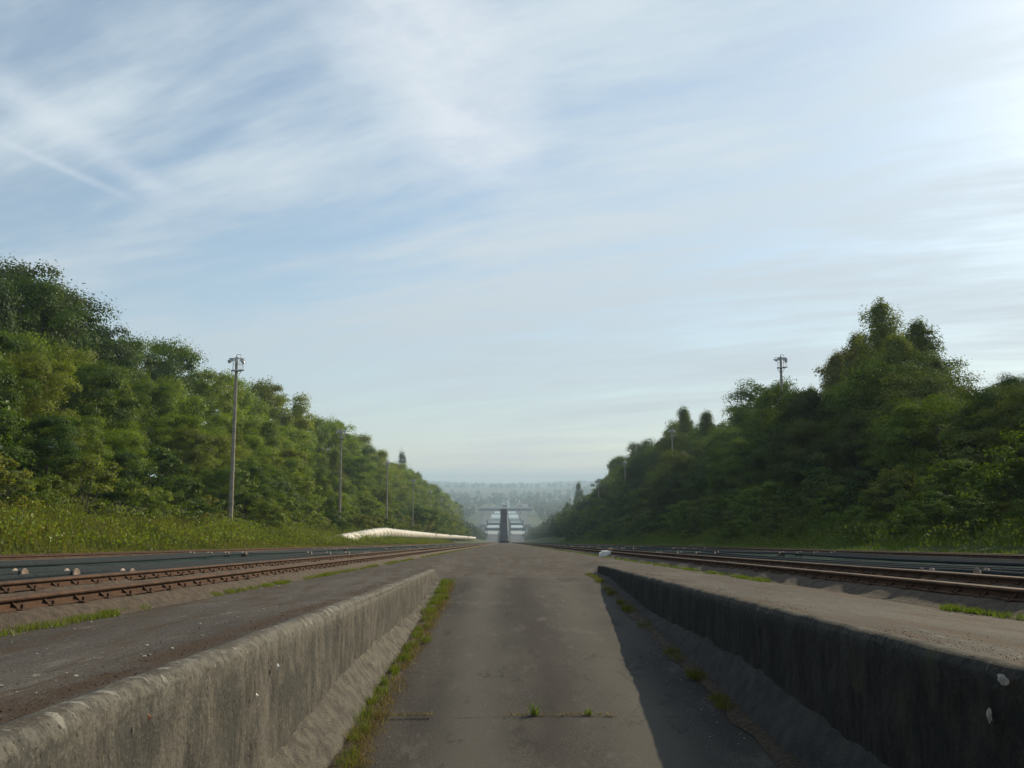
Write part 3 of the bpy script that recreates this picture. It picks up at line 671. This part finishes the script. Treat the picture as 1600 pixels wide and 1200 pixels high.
# left wood
for x0, y in rowgen(-20.6, 27, 300, 2.5, .02): x = x0 + rng.normal() * .7; put('S', x, y, rng.uniform(1.6, 3.2), 'front', None, 1.2)
for x0, y in rowgen(-24.6, 30, 430, 2.6, .018): x = x0 + rng.normal() * .7 + (3 if y > 215 else 0); put('S' if rng.random() < .35 else 'A', x, y, rng.uniform(3.6, 5.6) + (3 if y > 215 else 0), 'second', None, 1.25)
for x0, y in rowgen(-29.5, 32, 520, 5.2, .022): x = x0 + rng.normal() * .9; put('C' if rng.random() < .2 else 'A', x, y, rng.uniform(6.5, 9), 'third', None, 1.1)
for x0, y in rowgen(-35.5, 38, 620, 5.6, .024): x = x0 + rng.normal() * 1.; h = sky_h(LSK, x, y) * .8 + G * 0 - (gz(x, y) + G * y); put('C' if rng.random() < .15 else 'A', x, y, max(7, h * rng.uniform(.85, 1.02)), 'fourth', None, 1.15)
for x0, y in rowgen(-42, 44, 800, 5.0, .024):
    x = x0 + rng.normal() * 1.; h = sky_h(LSK, x, y) - (gz(x, y) + G * y); put('B' if y < 110 and rng.random() < .6 else ('C' if y > 110 and rng.random() < .12 else 'A'), x, y, max(6, h * rng.uniform(.82, 1.0 if y < 95 else 1.1)), 'top', None, .85)
# right wood
for x0, y in rowgen(18.2, 24, 260, 2.6, .02): x = x0 + rng.normal() * .7; put('T', x, y, rng.uniform(1.0, 2.0), 'verge', None, 1.4)
for x0, y in rowgen(21.2, 24, 300, 2.6, .02): x = x0 + rng.normal() * .7; put('T', x, y, rng.uniform(2.2, 3.8), 'front', None, 1.2)
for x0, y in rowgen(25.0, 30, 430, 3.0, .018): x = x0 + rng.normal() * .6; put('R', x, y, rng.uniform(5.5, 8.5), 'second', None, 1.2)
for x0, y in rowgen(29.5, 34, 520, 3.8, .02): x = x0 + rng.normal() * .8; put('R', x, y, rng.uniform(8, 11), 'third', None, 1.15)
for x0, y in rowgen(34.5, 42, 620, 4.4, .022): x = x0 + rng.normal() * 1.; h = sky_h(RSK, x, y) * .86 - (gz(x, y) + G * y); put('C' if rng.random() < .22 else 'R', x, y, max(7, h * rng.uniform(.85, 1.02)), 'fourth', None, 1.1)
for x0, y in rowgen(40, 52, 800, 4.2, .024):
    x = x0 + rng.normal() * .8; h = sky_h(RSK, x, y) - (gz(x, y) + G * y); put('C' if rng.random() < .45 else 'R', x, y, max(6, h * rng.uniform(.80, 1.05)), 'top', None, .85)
def spec(key, px, pt, X, look, wide=1., row='top'):
    Y, z = at_x(px, pt, X); put(key, X, Y, z - (gz(X, Y) + G * Y), row, look, wide)
spec('B', 35, 403, -44, 'tallest dark oak-like tree at the far left edge of the left wood', 1.0)
spec('B', 85, 440, -43, 'dark domed tree just right of the tallest oak in the left wood', 1.0)
spec('P', 628, 708, -62, 'narrow dark poplar rising above the skyline of the left wood', .9)
spec('C', 1376, 470, 37, 'tallest feathery birch of the right wood, pointed crown against the sky', 1.15)
spec('C', 1432, 500, 38, 'broad birch just right of the tallest birch in the right wood', 1.35)
spec('R', 1052, 700, 25.2, 'leafy tree in front of the second right mast, hiding its lower pole', .8, 'second')
spec('R', 938, 775, 25.2, 'leafy tree in front of the third right mast', .8, 'second')
spec('C', 1400, 520, 34, 'broad lower birch in front of the tallest birch', 1.3)
spec('C', 1338, 520, 36, 'slender birch just left of the tallest birch in the right wood', 1.0)
spec('C', 1305, 548, 37, 'loose slender birch at the left end of the tall birch clump', .9)
spec('C', 1462, 560, 37, 'lower birch on the right shoulder of the tall birch clump', 1.2)
spec('R', 1216, 600, 25.2, 'leafy tree standing in front of the nearest right mast, hiding its pole', .8, 'second')
spec('R', 1262, 605, 26, 'leafy tree just right of the nearest right mast', .9, 'second')
spec('R', 1195, 585, 35, 'upright leafy tree just left of the nearest right mast head', .9)
spec('C', 1068, 636, 37, 'birch standing above its neighbours beside the second right mast', .9)
spec('C', 1104, 642, 37, 'rounded birch just right of the birch beside the second right mast', 1.1)
spec('P', 904, 755, 48, 'pointed dark poplar standing free at the far end of the right wood', 1.0)
spec('R', 1575, 590, 58, 'dark round-headed tree at the right edge of the photo behind the birches', 1.3)
spec('S', 1400, 728, 20.5, 'bright green sapling bush standing above the shrubs of the right wood', .9, 'front')
spec('S', 1452, 778, 19.5, 'bright green rounded bush right of the sapling bush below the birches', 1.2, 'front')
spec('S', 1572, 780, 19.5, 'bright sunlit bush at the right edge of the photo', 1.3, 'front')
flush()
# ------------------------------------------------------------------ grass and herbs
def blades(pts, h, wd, lean=.35):
    n = len(pts); a = rng.random(n) * 6.283; h = h * (.5 + rng.random(n)); d = rng.normal(size=(n, 2)) * lean * h[:, None]
    u = np.stack([np.cos(a), np.sin(a), 0 * a], 1) * wd; top = pts + np.stack([d[:, 0], d[:, 1], h], 1); mid = pts + np.stack([d[:, 0] * .3, d[:, 1] * .3, h * .55], 1)
    return np.stack([pts - u, pts + u, mid + u * .7, top, mid - u * .7][:0] + [pts - u, pts + u, top + u * .15, top - u * .15], 1)
def grassobj(name, pts, h, wd, mat, label, cat='grass', lean=.35):
    Q = blades(np.asarray(pts), h, wd, lean); n = len(Q)
    tag(link(name, nmesh(name, Q.reshape(-1, 3), np.arange(n * 4).reshape(-1, 4), lv=rng.random(n)), M[mat]), label, cat, kind='stuff')
def ring(cx, cy, r, n, zf):
    a = rng.random(n) * 6.283; q = rng.random(n) ** .7 * r; x = cx + np.cos(a) * q; y = cy + np.sin(a) * q * 1.5; return np.stack([x, y, zf(x, y)], 1)
zroad = lambda x, y: floor(y) - G * y
# tufts beside the left kerb, placed from where the road edge shows them
tufts = []; dry = []
for i in range(70):
    y = 4.0 + 12.6 * (i / 70) ** .95 + rng.normal() * .1; dens = rng.random() ** 1.5
    if dens < .06: continue
    tufts.append(ring(CX - 1.31 + rng.normal() * .035, y, .03 + .06 * rng.random(), int(25 + 120 * dens), zroad))
for i in range(130):
    y = 3.8 + 12.5 * rng.random(); dry.append(ring(CX - 1.27 + rng.normal() * .03, y, .10, 60, zroad))
for y in (12.6, 13.5, 14.2, 14.9, 15.5, 16.1, 16.6): tufts.append(ring(CX - 1.38, y, .09, 150, zroad))
grassobj('grass', np.concatenate(tufts), .06, .003, 'grass', 'bright green grass tufts along the foot of the left kerb')
grassobj('dry_grass', np.concatenate(dry), .045, .0025, 'drygrass', 'dry straw among the litter at the left road edge', lean=.9)
tr_ = []
for i in range(26):
    y = 5.5 + 13.5 * rng.random() ** .7; tr_.append(ring(CX + 1.43, y, .09, int(60 + 130 * rng.random()), zroad))
grassobj('grass', np.concatenate(tr_), .05, .003, 'herb', 'dark shaded grass along the foot of the right kerb')
# grass along the rail plinths at the platform edges
zp = lambda x, y: -.5 - G * y
for sgn, sd in ((-1, 'left'), (1, 'right')):
    T = []
    for i in range(480):
        y = 3 + 110 * rng.random() ** 1.6
        if vnoise([y], [sgn], .35, 31)[0] < .27: continue
        T.append(ring(CX + sgn * (3.04 + rng.normal() * .03), y, .05 + .05 * rng.random() + .001 * y, int(50 + 110 * rng.random()), zp))
    grassobj('grass', np.concatenate(T), .032, .003, 'grass', 'low grass tufts along the rail at the %s platform edge' % sd)
# joint weeds in the road
for k, (px, w_, hgt, lab) in enumerate(((835, .03, .07, 'small green weed growing in the road joint near the middle'), (916, .03, .035, 'low green weed in the road joint beside the shadow edge'))):
    X = (px - 789) / F * 7.03; c = ring(X, 7.03, w_, 50, zroad); Q = blades(c, hgt, .004, .5)
    tag(link('weed', nmesh('weed', Q.reshape(-1, 3), np.arange(len(Q) * 4).reshape(-1, 4), lv=rng.random(len(Q))), M['grass']), lab, 'weed')
J = []
for (a, b) in ((595, 680), (790, 960)):
    n = 220; X = (a + (b - a) * rng.random(n) - 789) / F * 7.03; Y = 7.0 + rng.normal(size=n) * .012; J.append(np.stack([X, Y, zroad(X, Y)], 1))
grassobj('dry_grass', np.concatenate(J), .022, .003, 'drygrass', 'thin dry grass growing in the cross joint of the road', lean=1.)
# verges
for sgn, sd in ((-1, 'left'), (1, 'right')):
    n = 60000 if sgn < 0 else 26000; y = 14 + 260 * rng.random(n) ** 1.7; r = 13.75 + rng.random(n) ** 1.1 * 6.5; x = CX + sgn * r; p = np.stack([x, y, terrain(x, y)], 1)
    hgt = .12 + .9 * sstep(14.3, 17.5, r) * (.3 + .9 * vnoise(x, y, .35, 40))
    Q = blades(p, hgt * .7, .012 + .00016 * y.mean(), .25); m_ = 'herb' if sgn < 0 else 'leafR'
    tag(link('verge_grass', nmesh('verge_grass', Q.reshape(-1, 3), np.arange(n * 4).reshape(-1, 4), lv=np.clip(vnoise(x, y, .5, 41) * .7 + .3 * rng.random(n), 0, 1)), M[m_]), 'tall rough grass and herbs on the verge beside the %s track' % sd, 'grass', kind='stuff')
    # leafy herbs
    n = 50000; y = 14 + 230 * rng.random(n) ** 1.7; r = 15.2 + rng.random(n) * 7.5; x = CX + sgn * r; cl_ = vnoise(x, y, .55, 43); z = terrain(x, y) + rng.random(n) * (.2 + 1.1 * cl_)
    Q = leaves(np.stack([x, y, z], 1), .12); tag(link('verge_herbs', nmesh('verge_herbs', Q.reshape(-1, 3), np.arange(n * 4).reshape(-1, 4), lv=np.clip(cl_, 0, 1)), M['leafD' if sgn < 0 else 'leafR']), 'leafy undergrowth at the foot of the %s wood' % sd, 'undergrowth', kind='stuff')
n = 3000; y = 15 + 40 * rng.random(n) ** 1.6; r = 15 + rng.random(n) * 5; x = CX - r; k = vnoise(x, y, .45, 44) > .52; x, y = x[k], y[k]; z = terrain(x, y) + .5 + rng.random(len(x)) * .7
Q = leaves(np.stack([x, y, z], 1), .05); tag(link('yellow_flowers', nmesh('yellow_flowers', Q.reshape(-1, 3), np.arange(len(x) * 4).reshape(-1, 4), lv=rng.random(len(x))), M['flower']), 'yellow wild flowers in the tall grass of the left verge', 'flowers', kind='stuff')
# ------------------------------------------------------------------ stones, litter
def pebble(mb, c, s):
    n = 6; P = []
    for lev, rr in ((-.5, .7), (.1, 1.), (.6, .55)):
        for k in range(n): a = 2 * math.pi * k / n + lev; q = s * rr * random.uniform(.7, 1.2); P.append((c[0] + math.cos(a) * q, c[1] + math.sin(a) * q, c[2] + lev * s * .7 + s * .2))
    mb.add(P, [(l * n + k, l * n + (k + 1) % n, (l + 1) * n + (k + 1) % n, (l + 1) * n + k) for l in range(2) for k in range(n)] + [tuple(range(2 * n, 3 * n))])
for sgn, sd, cnt in ((-1, 'left', 420), (1, 'right', 260)):
    mb = MB()
    for i in range(cnt):
        y = 2.2 + 22 * random.random() ** 1.7; r = random.choice([random.uniform(1.85, 3.1), random.uniform(2.75, 3.15), random.uniform(1.85, 2.1)])
        x = CX + sgn * r; pebble(mb, (x, y, float(plat(np.array(x), np.array(y)))), random.choice([.003, .004, .004, .005, .006, .011]))
    tag(mb.build('gravel', M['stone'], smooth=True), 'scattered pale chippings on the %s side of the platform' % sd, 'gravel', kind='stuff')
mb = MB()
for i in range(420):
    y = 3.5 + 13 * random.random() ** 1.4; x = CX + random.choice([random.uniform(-1.3, -1.0), random.uniform(-1.2, 1.3), random.uniform(1.1, 1.45)])
    pebble(mb, (x, y, float(floor(y)) - G * y - .012), random.choice([.003, .004, .005, .007]))
tag(mb.build('gravel', M['stone'], smooth=True), 'loose grit lying on the sunken roadway', 'gravel', kind='stuff')
# bits of dead leaf beside the walls on top
lf_ = []
for sgn in (-1, 1):
    n = 2600; y = 2.2 + 16 * rng.random(n) ** 1.5; r = 1.70 + (.12 if sgn > 0 else 0) + np.abs(rng.normal(size=n)) * .13; k = vnoise(y, y * 0 + sgn, 1.1, 50) > .35; y, r = y[k], r[k]
    lf_.append(np.stack([CX + sgn * r, y, -.497 - G * y + .006 * rng.random(len(y))], 1))
    n = 1500; y = 2.2 + 16 * rng.random(n) ** 1.5; r = 1.9 + rng.random(n) * 1.2; k = vnoise(r * 2.5, y * .4, 1.5, 51) > .62; y, r = y[k], r[k]
    lf_.append(np.stack([CX + sgn * r, y, -.495 - G * y + .004 * rng.random(len(y))], 1))
lf_ = np.concatenate(lf_); Q = leaves(lf_, .010, 2., .5)
tag(link('dead_leaves', nmesh('dead_leaves', Q.reshape(-1, 3), np.arange(len(Q) * 4).reshape(-1, 4)), M['litter']), 'brown dead leaves and crumbs gathered on the platform beside the walls', 'leaves', kind='stuff')
# rubbish by the right rail
bx, by = 3.44, 30.2
rt = empty('rubbish', (bx, by, -.5 - G * by), 'crumpled white carton with brown and orange scraps lying beside the right rail', 'rubbish')
mb = MB(); mb.box((-.08, 0, .11), (.30, .2, .20), rz=.2); mb.box((-.24, .01, .08), (.12, .18, .15), rz=-.3); o = mb.build('carton', M['white'], rt, bevel=.018)
mb = MB(); mb.box((.07, .02, .24), (.11, .1, .09), rz=.4); mb.build('lid', M['brown'], rt, bevel=.01)
mb = MB(); mb.box((.16, -.02, .05), (.14, .12, .10), rz=-.4); mb.build('scrap', M['orange'], rt, bevel=.014)
r_ = 430.
rt = empty('winch_cover', (CX - .6, r_, -.52 - G * r_), 'low dark machine cover standing across the far end of the platform', 'cover')
mb = MB(); mb.box((0, 0, .5), (4.6, 1.6, 1.0)); mb.box((0, 0, 1.1), (3.0, 1.2, .3)); mb.build('cover_body', M['conc_dark'], rt, bevel=.05)
mb = MB(); mb.box((0, 0, .1), (5.6, 2.2, .2)); mb.build('base', M['roller_dark'], rt)
rt = empty('control_tower', (CX - .9, r_ + 6, -.6 - G * (r_ + 6)), 'dark narrow tapering tower on the centre line rising through the bridge in the haze', 'tower')
mb = MB(); mb.add([(-2.5, -1.5, -1), (2.5, -1.5, -1), (2.5, 1.5, -1), (-2.5, 1.5, -1), (-1.75, -1.1, 5), (1.75, -1.1, 5), (1.75, 1.1, 5), (-1.75, 1.1, 5), (-1.5, -1, 14.2), (1.5, -1, 14.2), (1.5, 1, 14.2), (-1.5, 1, 14.2)],
    [(0, 1, 5, 4), (1, 2, 6, 5), (2, 3, 7, 6), (3, 0, 4, 7), (4, 5, 9, 8), (5, 6, 10, 9), (6, 7, 11, 10), (7, 4, 8, 11), (0, 3, 2, 1), (8, 9, 10, 11)]); mb.build('shaft', M['tower'], rt)
mb = MB(); mb.box((0, 0, 15.3), (3.1, 2.4, 1.9)); mb.box((0, 0, 14.3), (3.6, 2.8, .2)); mb.box((0, 0, 16.35), (3.5, 2.8, .2)); mb.build('cabin', M['tower'], rt)
for s in (-1, 1):
    mb = MB(); mb.tube((s * 2.9, 0, -1), (s * 2.7, 0, 4), .14, n=6); mb.tube((s * 2.7, 0, 4), (s * 1.9, 0, 6.5), .14, n=6); mb.tube((s * 2.7, 0, 4), (s * 3.0, 0, 8), .08, n=6); mb.build('stay', M['steel'], rt)
rt = empty('cabinet', (CX + 2.2, r_ - 3, -.52 - G * r_ + G * 3), 'small white cabinet beside the dark machine cover', 'cabinet')
mb = MB(); mb.box((0, 0, .65), (1.0, .7, 1.2)); mb.build('housing', M['white'], rt, bevel=.04); mb = MB(); mb.box((0, 0, 1.28), (1.15, .85, .08)); mb.build('lid', M['steel'], rt)
# ------------------------------------------------------------------ foot of the incline: causeway, basins, gates, bridge
Z0 = VAL
mb = MB(); mb.box((CX, 1400, Z0 - 1.2), (12.4, 800, 4.0)); mb.build('causeway', M['cause']); tag(bpy.data.objects['causeway'], kind='structure')
for sgn in (-1, 1):
    mb = MB(); mb.box((CX + sgn * 16.6, 1505, Z0 - .9), (20.6, 620, .4)); o = mb.build('canal_basin', M['water']); tag(o, kind='structure')
    mb = MB(); mb.box((CX + sgn * 16.6, 1096, Z0 - 1.0), (20.6, 196, .3)); o = mb.build('dock_floor', M['conc_dark']); tag(o, kind='structure')
    mb = MB(); mb.box((CX + sgn * 33.5, 1400, Z0 - .6), (13, 800, 3.6)); o = mb.build('quay', M['conc_dark']); tag(o, kind='structure')
mb = MB(); mb.box((CX, 2500, Z0 - .7), (46, 1300, .6)); tag(mb.build('canal', M['water']), kind='structure')
def gate(y, sgn, lab):
    rt = empty('lock_gate', (CX + sgn * 16.6, y, Z0 + 1), lab, 'gate', 'lock gates at the foot of the incline')
    mb = MB(); mb.box((0, 0, 2.2), (18, 1.2, 3.0)); 
    for k in range(6): mb.box((-7.5 + 3 * k, -.8, 2.2), (.4, .6, 2.8))
    mb.build('gate_leaf', M['conc_dark'], rt)
    mb = MB(); mb.box((0, .2, 4.3), (18.5, 1.4, .5)); mb.build('gate_walkway', M['conc'], rt)
    for s in (-1, 1):
        mb = MB(); mb.box((s * 9.8, 0, 3.2), (1.7, 3.4, 7.4)); mb.box((s * 9.8, 0, 7.2), (2.3, 4, .6)); mb.build('gate_tower', M['conc_dark'], rt)
for sgn, sd in ((-1, 'left'), (1, 'right')):
    gate(1195, sgn, 'dark lower gate with two towers across the %s basin' % sd)
    gate(1337, sgn, 'dark upper gate across the %s basin, nearer the bridge' % sd)
    rt = empty('loading_ramp', (CX + sgn * 16.6, 1150, Z0), 'pale sloping apron before the %s lower gate' % sd, 'ramp')
    mb = MB(); mb.add([(-8.5, -12, 0), (8.5, -12, 0), (8.5, 20, 1.5), (-8.5, 20, 1.5), (-8.5, 20, 0), (8.5, 20, 0)], [(0, 1, 2, 3), (3, 2, 5, 4), (0, 3, 4), (1, 5, 2), (0, 4, 5, 1)]); mb.build('apron', M['conc'], rt)
    rt = empty('control_building', (CX + sgn * 31, 1215, Z0 + 1.2), 'low pale control building on the %s quay' % sd, 'building')
    mb = MB(); mb.box((0, 0, 3.5), (6, 10, 7)); mb.build('wall', M['conc'], rt); mb = MB(); mb.box((0, 0, 7.3), (7, 11, .5)); mb.build('roof', M['conc_dark'], rt)
    for k in range(3):
        mb = MB(); mb.box((-1.8 + 1.8 * k, -5.02, 4.6), (1.1, .08, 1.4)); mb.build('window', M['roller_dark'], rt)
# lamp posts along the causeway
lp = None
for i in range(6):
    for sgn in (-1, 1):
        if lp is None:
            lp = empty('lamp_post', (0, 0, 0), 'x', 'lamp post', 'lamp posts along the causeway'); mb = MB(); mb.tube((0, 0, 0), (0, 0, 9), .22, .14, 8); mb.build('pole', M['roller_dark'], lp)
            mb = MB(); mb.box((0, 0, 9.1), (1.6, .5, .3)); mb.build('lamp', M['steel'], lp); o = lp
        else: o = copy_tree(lp)
        o.location = (CX + sgn * 5.8, 1190 + 95 * i, Z0 + .8); o['label'] = 'thin lamp post on the %s edge of the causeway, %s from the viewer' % ('left' if sgn < 0 else 'right', rn[i])
# bridge
YB = 1790
rt = empty('bridge', (CX, YB, Z0), 'long flat pale concrete bridge crossing over the canal at the foot of the incline', 'bridge')
mb = MB(); mb.box((0, 0, 12.3), (112, 11, 1.2)); mb.build('deck', M['conc'], rt)
mb = MB()
for yy_ in (-4, 0, 4): mb.box((0, yy_, 9.1), (106, 1.2, 5.2))
mb.build('girder', M['conc_dark'], rt)
for s in (-1, 1):
    mb = MB(); mb.box((0, s * 5.3, 13.5), (112, .2, 1.1)); mb.build('railing', M['steel'], rt)
for x in (-46, -31, 31, 46):
    mb = MB(); mb.box((x, 0, 3.2), (2.2, 8, 6.6)); mb.build('pier', M['conc'], rt)
mb = MB(); mb.box((0, 0, 3.2), (11, 9, 6.6)); mb.build('pier', M['conc_dark'], rt)
mb = MB(); mb.box((0, 0, 4), (10, 12, 8)); rt = tag(mb.build('cabin', M['conc_dark'], loc=(CX, YB + 40, Z0 + 10)), 'dark square cabin showing above the middle of the bridge deck', 'cabin')
# distant houses
def house(x, y, s, lab):
    rt = empty('house', (x, y, gz(x, y) if abs(x) > 30 else Z0), lab, 'house'); mb = MB(); mb.box((0, 0, 3 * s), (12 * s, 9 * s, 6 * s)); mb.build('wall', M['render'], rt)
    mb = MB(); mb.prism([(-6.6 * s, 6 * s), (6.6 * s, 6 * s), (0, 9.6 * s)], -4.9 * s, 4.9 * s); mb.build('roof', M['roof'], rt)
    for k in (-1, 0, 1): mb = MB(); mb.box((k * 3.5 * s, -4.55 * s, 3.4 * s), (1.4 * s, .1, 1.8 * s)); mb.build('window', M['roller_dark'], rt)
house(34, 2050, 1.3, 'pale house with red roof right of the dark cabin beyond the bridge')
house(-36, 2150, 1.1, 'pale house left of the canal beyond the bridge')
house(52, 2300, 1.2, 'rightmost pale house beyond the bridge')
0 and house(-52, 1450, 1.2, 'pale house on the left quay before the bridge')
0 and house(-47, 1290, 1.0, 'low pale house at the far end of the left wood')
# electricity pylon behind the left wood
x, y = -105., 900.
mb = MB(); H = 62.
def leg(t): return 4.5 * (1 - t) + .5
for s1 in (-1, 1):
    for s2 in (-1, 1): mb.tube((s1 * leg(0), s2 * leg(0), 0), (s1 * .5, s2 * .5, H), .16, .1, 5)
for k in range(12):
    a, b = k / 12, (k + 1) / 12
    for s2 in (-1, 1): mb.tube((-leg(a), s2 * leg(a), a * H), (leg(b), s2 * leg(b), b * H), .09, n=4); mb.tube((leg(a), s2 * leg(a), a * H), (-leg(b), s2 * leg(b), b * H), .09, n=4)
for hz, wd in ((.78, 8), (.88, 10), (.97, 6)): mb.tube((-wd, 0, hz * H), (wd, 0, hz * H), .2, n=5)
tag(mb.build('pylon', M['steel'], loc=(x, y, gz(x, y))), 'faint lattice electricity pylon behind the left wood', 'pylon')
# ------------------------------------------------------------------ far woods
def wood(name, pts, hs, nl, ls, label):
    C = []; S = []; tone = []
    for (x, y), h in zip(pts, hs):
        z = gz(x, y); d = rng.normal(size=(nl, 3)); d /= np.linalg.norm(d, axis=1)[:, None]; d *= (rng.random(nl) ** .4)[:, None]
        d[:, :2] *= h * .42; d[:, 2] = d[:, 2] * h * .5 + h * .5; C.append(d + (x, y, z)); tone.append(np.full(nl, rng.random())); S.append(np.full(nl, ls * h / 10))
    C = np.concatenate(C); Q = leaves(C, np.concatenate(S) * (.6 + .8 * rng.random(len(C)))); lv = np.clip(np.concatenate(tone) * .6 + .4 * rng.random(len(C)), 0, 1)
    tag(link(name, nmesh(name, Q.reshape(-1, 3), np.arange(len(Q) * 4).reshape(-1, 4), lv=lv), M['farwood']), label, 'wood', kind='stuff')
for sgn, sd in ((-1, 'left'), (1, 'right')):
    pts = []; hs = []
    for i in range(420):
        y = 380 + 760 * rng.random(); x = CX + sgn * (23 + 55 * rng.random() ** 1.3); pts.append((x, y)); hs.append(rng.uniform(8, 13) if abs(x) > 30 else rng.uniform(5, 9))
    wood('far_wood', pts, hs, 190, 1.0, 'hazy far end of the wood lining the %s side of the incline' % sd)
    pts = []; hs = []
    for i in range(700):
        y = 1150 + 1500 * rng.random(); x = CX + sgn * (62 + 560 * rng.random() ** 1.2 + max(0, y - 1900) * -.02); pts.append((x, y)); hs.append(rng.uniform(9, 17))
    wood('far_wood', pts, hs, 70, 2.0, 'blue green hazy trees filling the valley on the %s of the bridge' % sd)
pts = []; hs = []
for i in range(2600):
    y = 2500 + 4300 * rng.random(); x = rng.uniform(-1, 1) * y * .6
    if vnoise([x], [y], .0022, 60)[0] < .42: continue
    pts.append((x, y)); hs.append(rng.uniform(14, 24))
wood('far_wood', pts, hs, 26, 4.5, 'faint blue wooded ridges on the horizon')
# ------------------------------------------------------------------ haze
mb = MB(); mb.box((0, 4350, (-76 + 46) / 2), (10400, 9700, 122)); hz = mb.build('haze', [])
hm = bpy.data.materials.new('haze_air'); hm.use_nodes = True; t = NT(hm.node_tree); t.n.clear()
pv_ = t.node('ShaderNodeVolumePrincipled', {'Color': (.66, .85, 1.0), 'Density': .00024, 'Anisotropy': 0.0})
t.l.new(pv_.outputs[0], t.node('ShaderNodeOutputMaterial').inputs['Volume']); hz.data.materials.append(hm)
tag(hz, 'pale blue morning haze filling the valley', 'haze', kind='stuff')
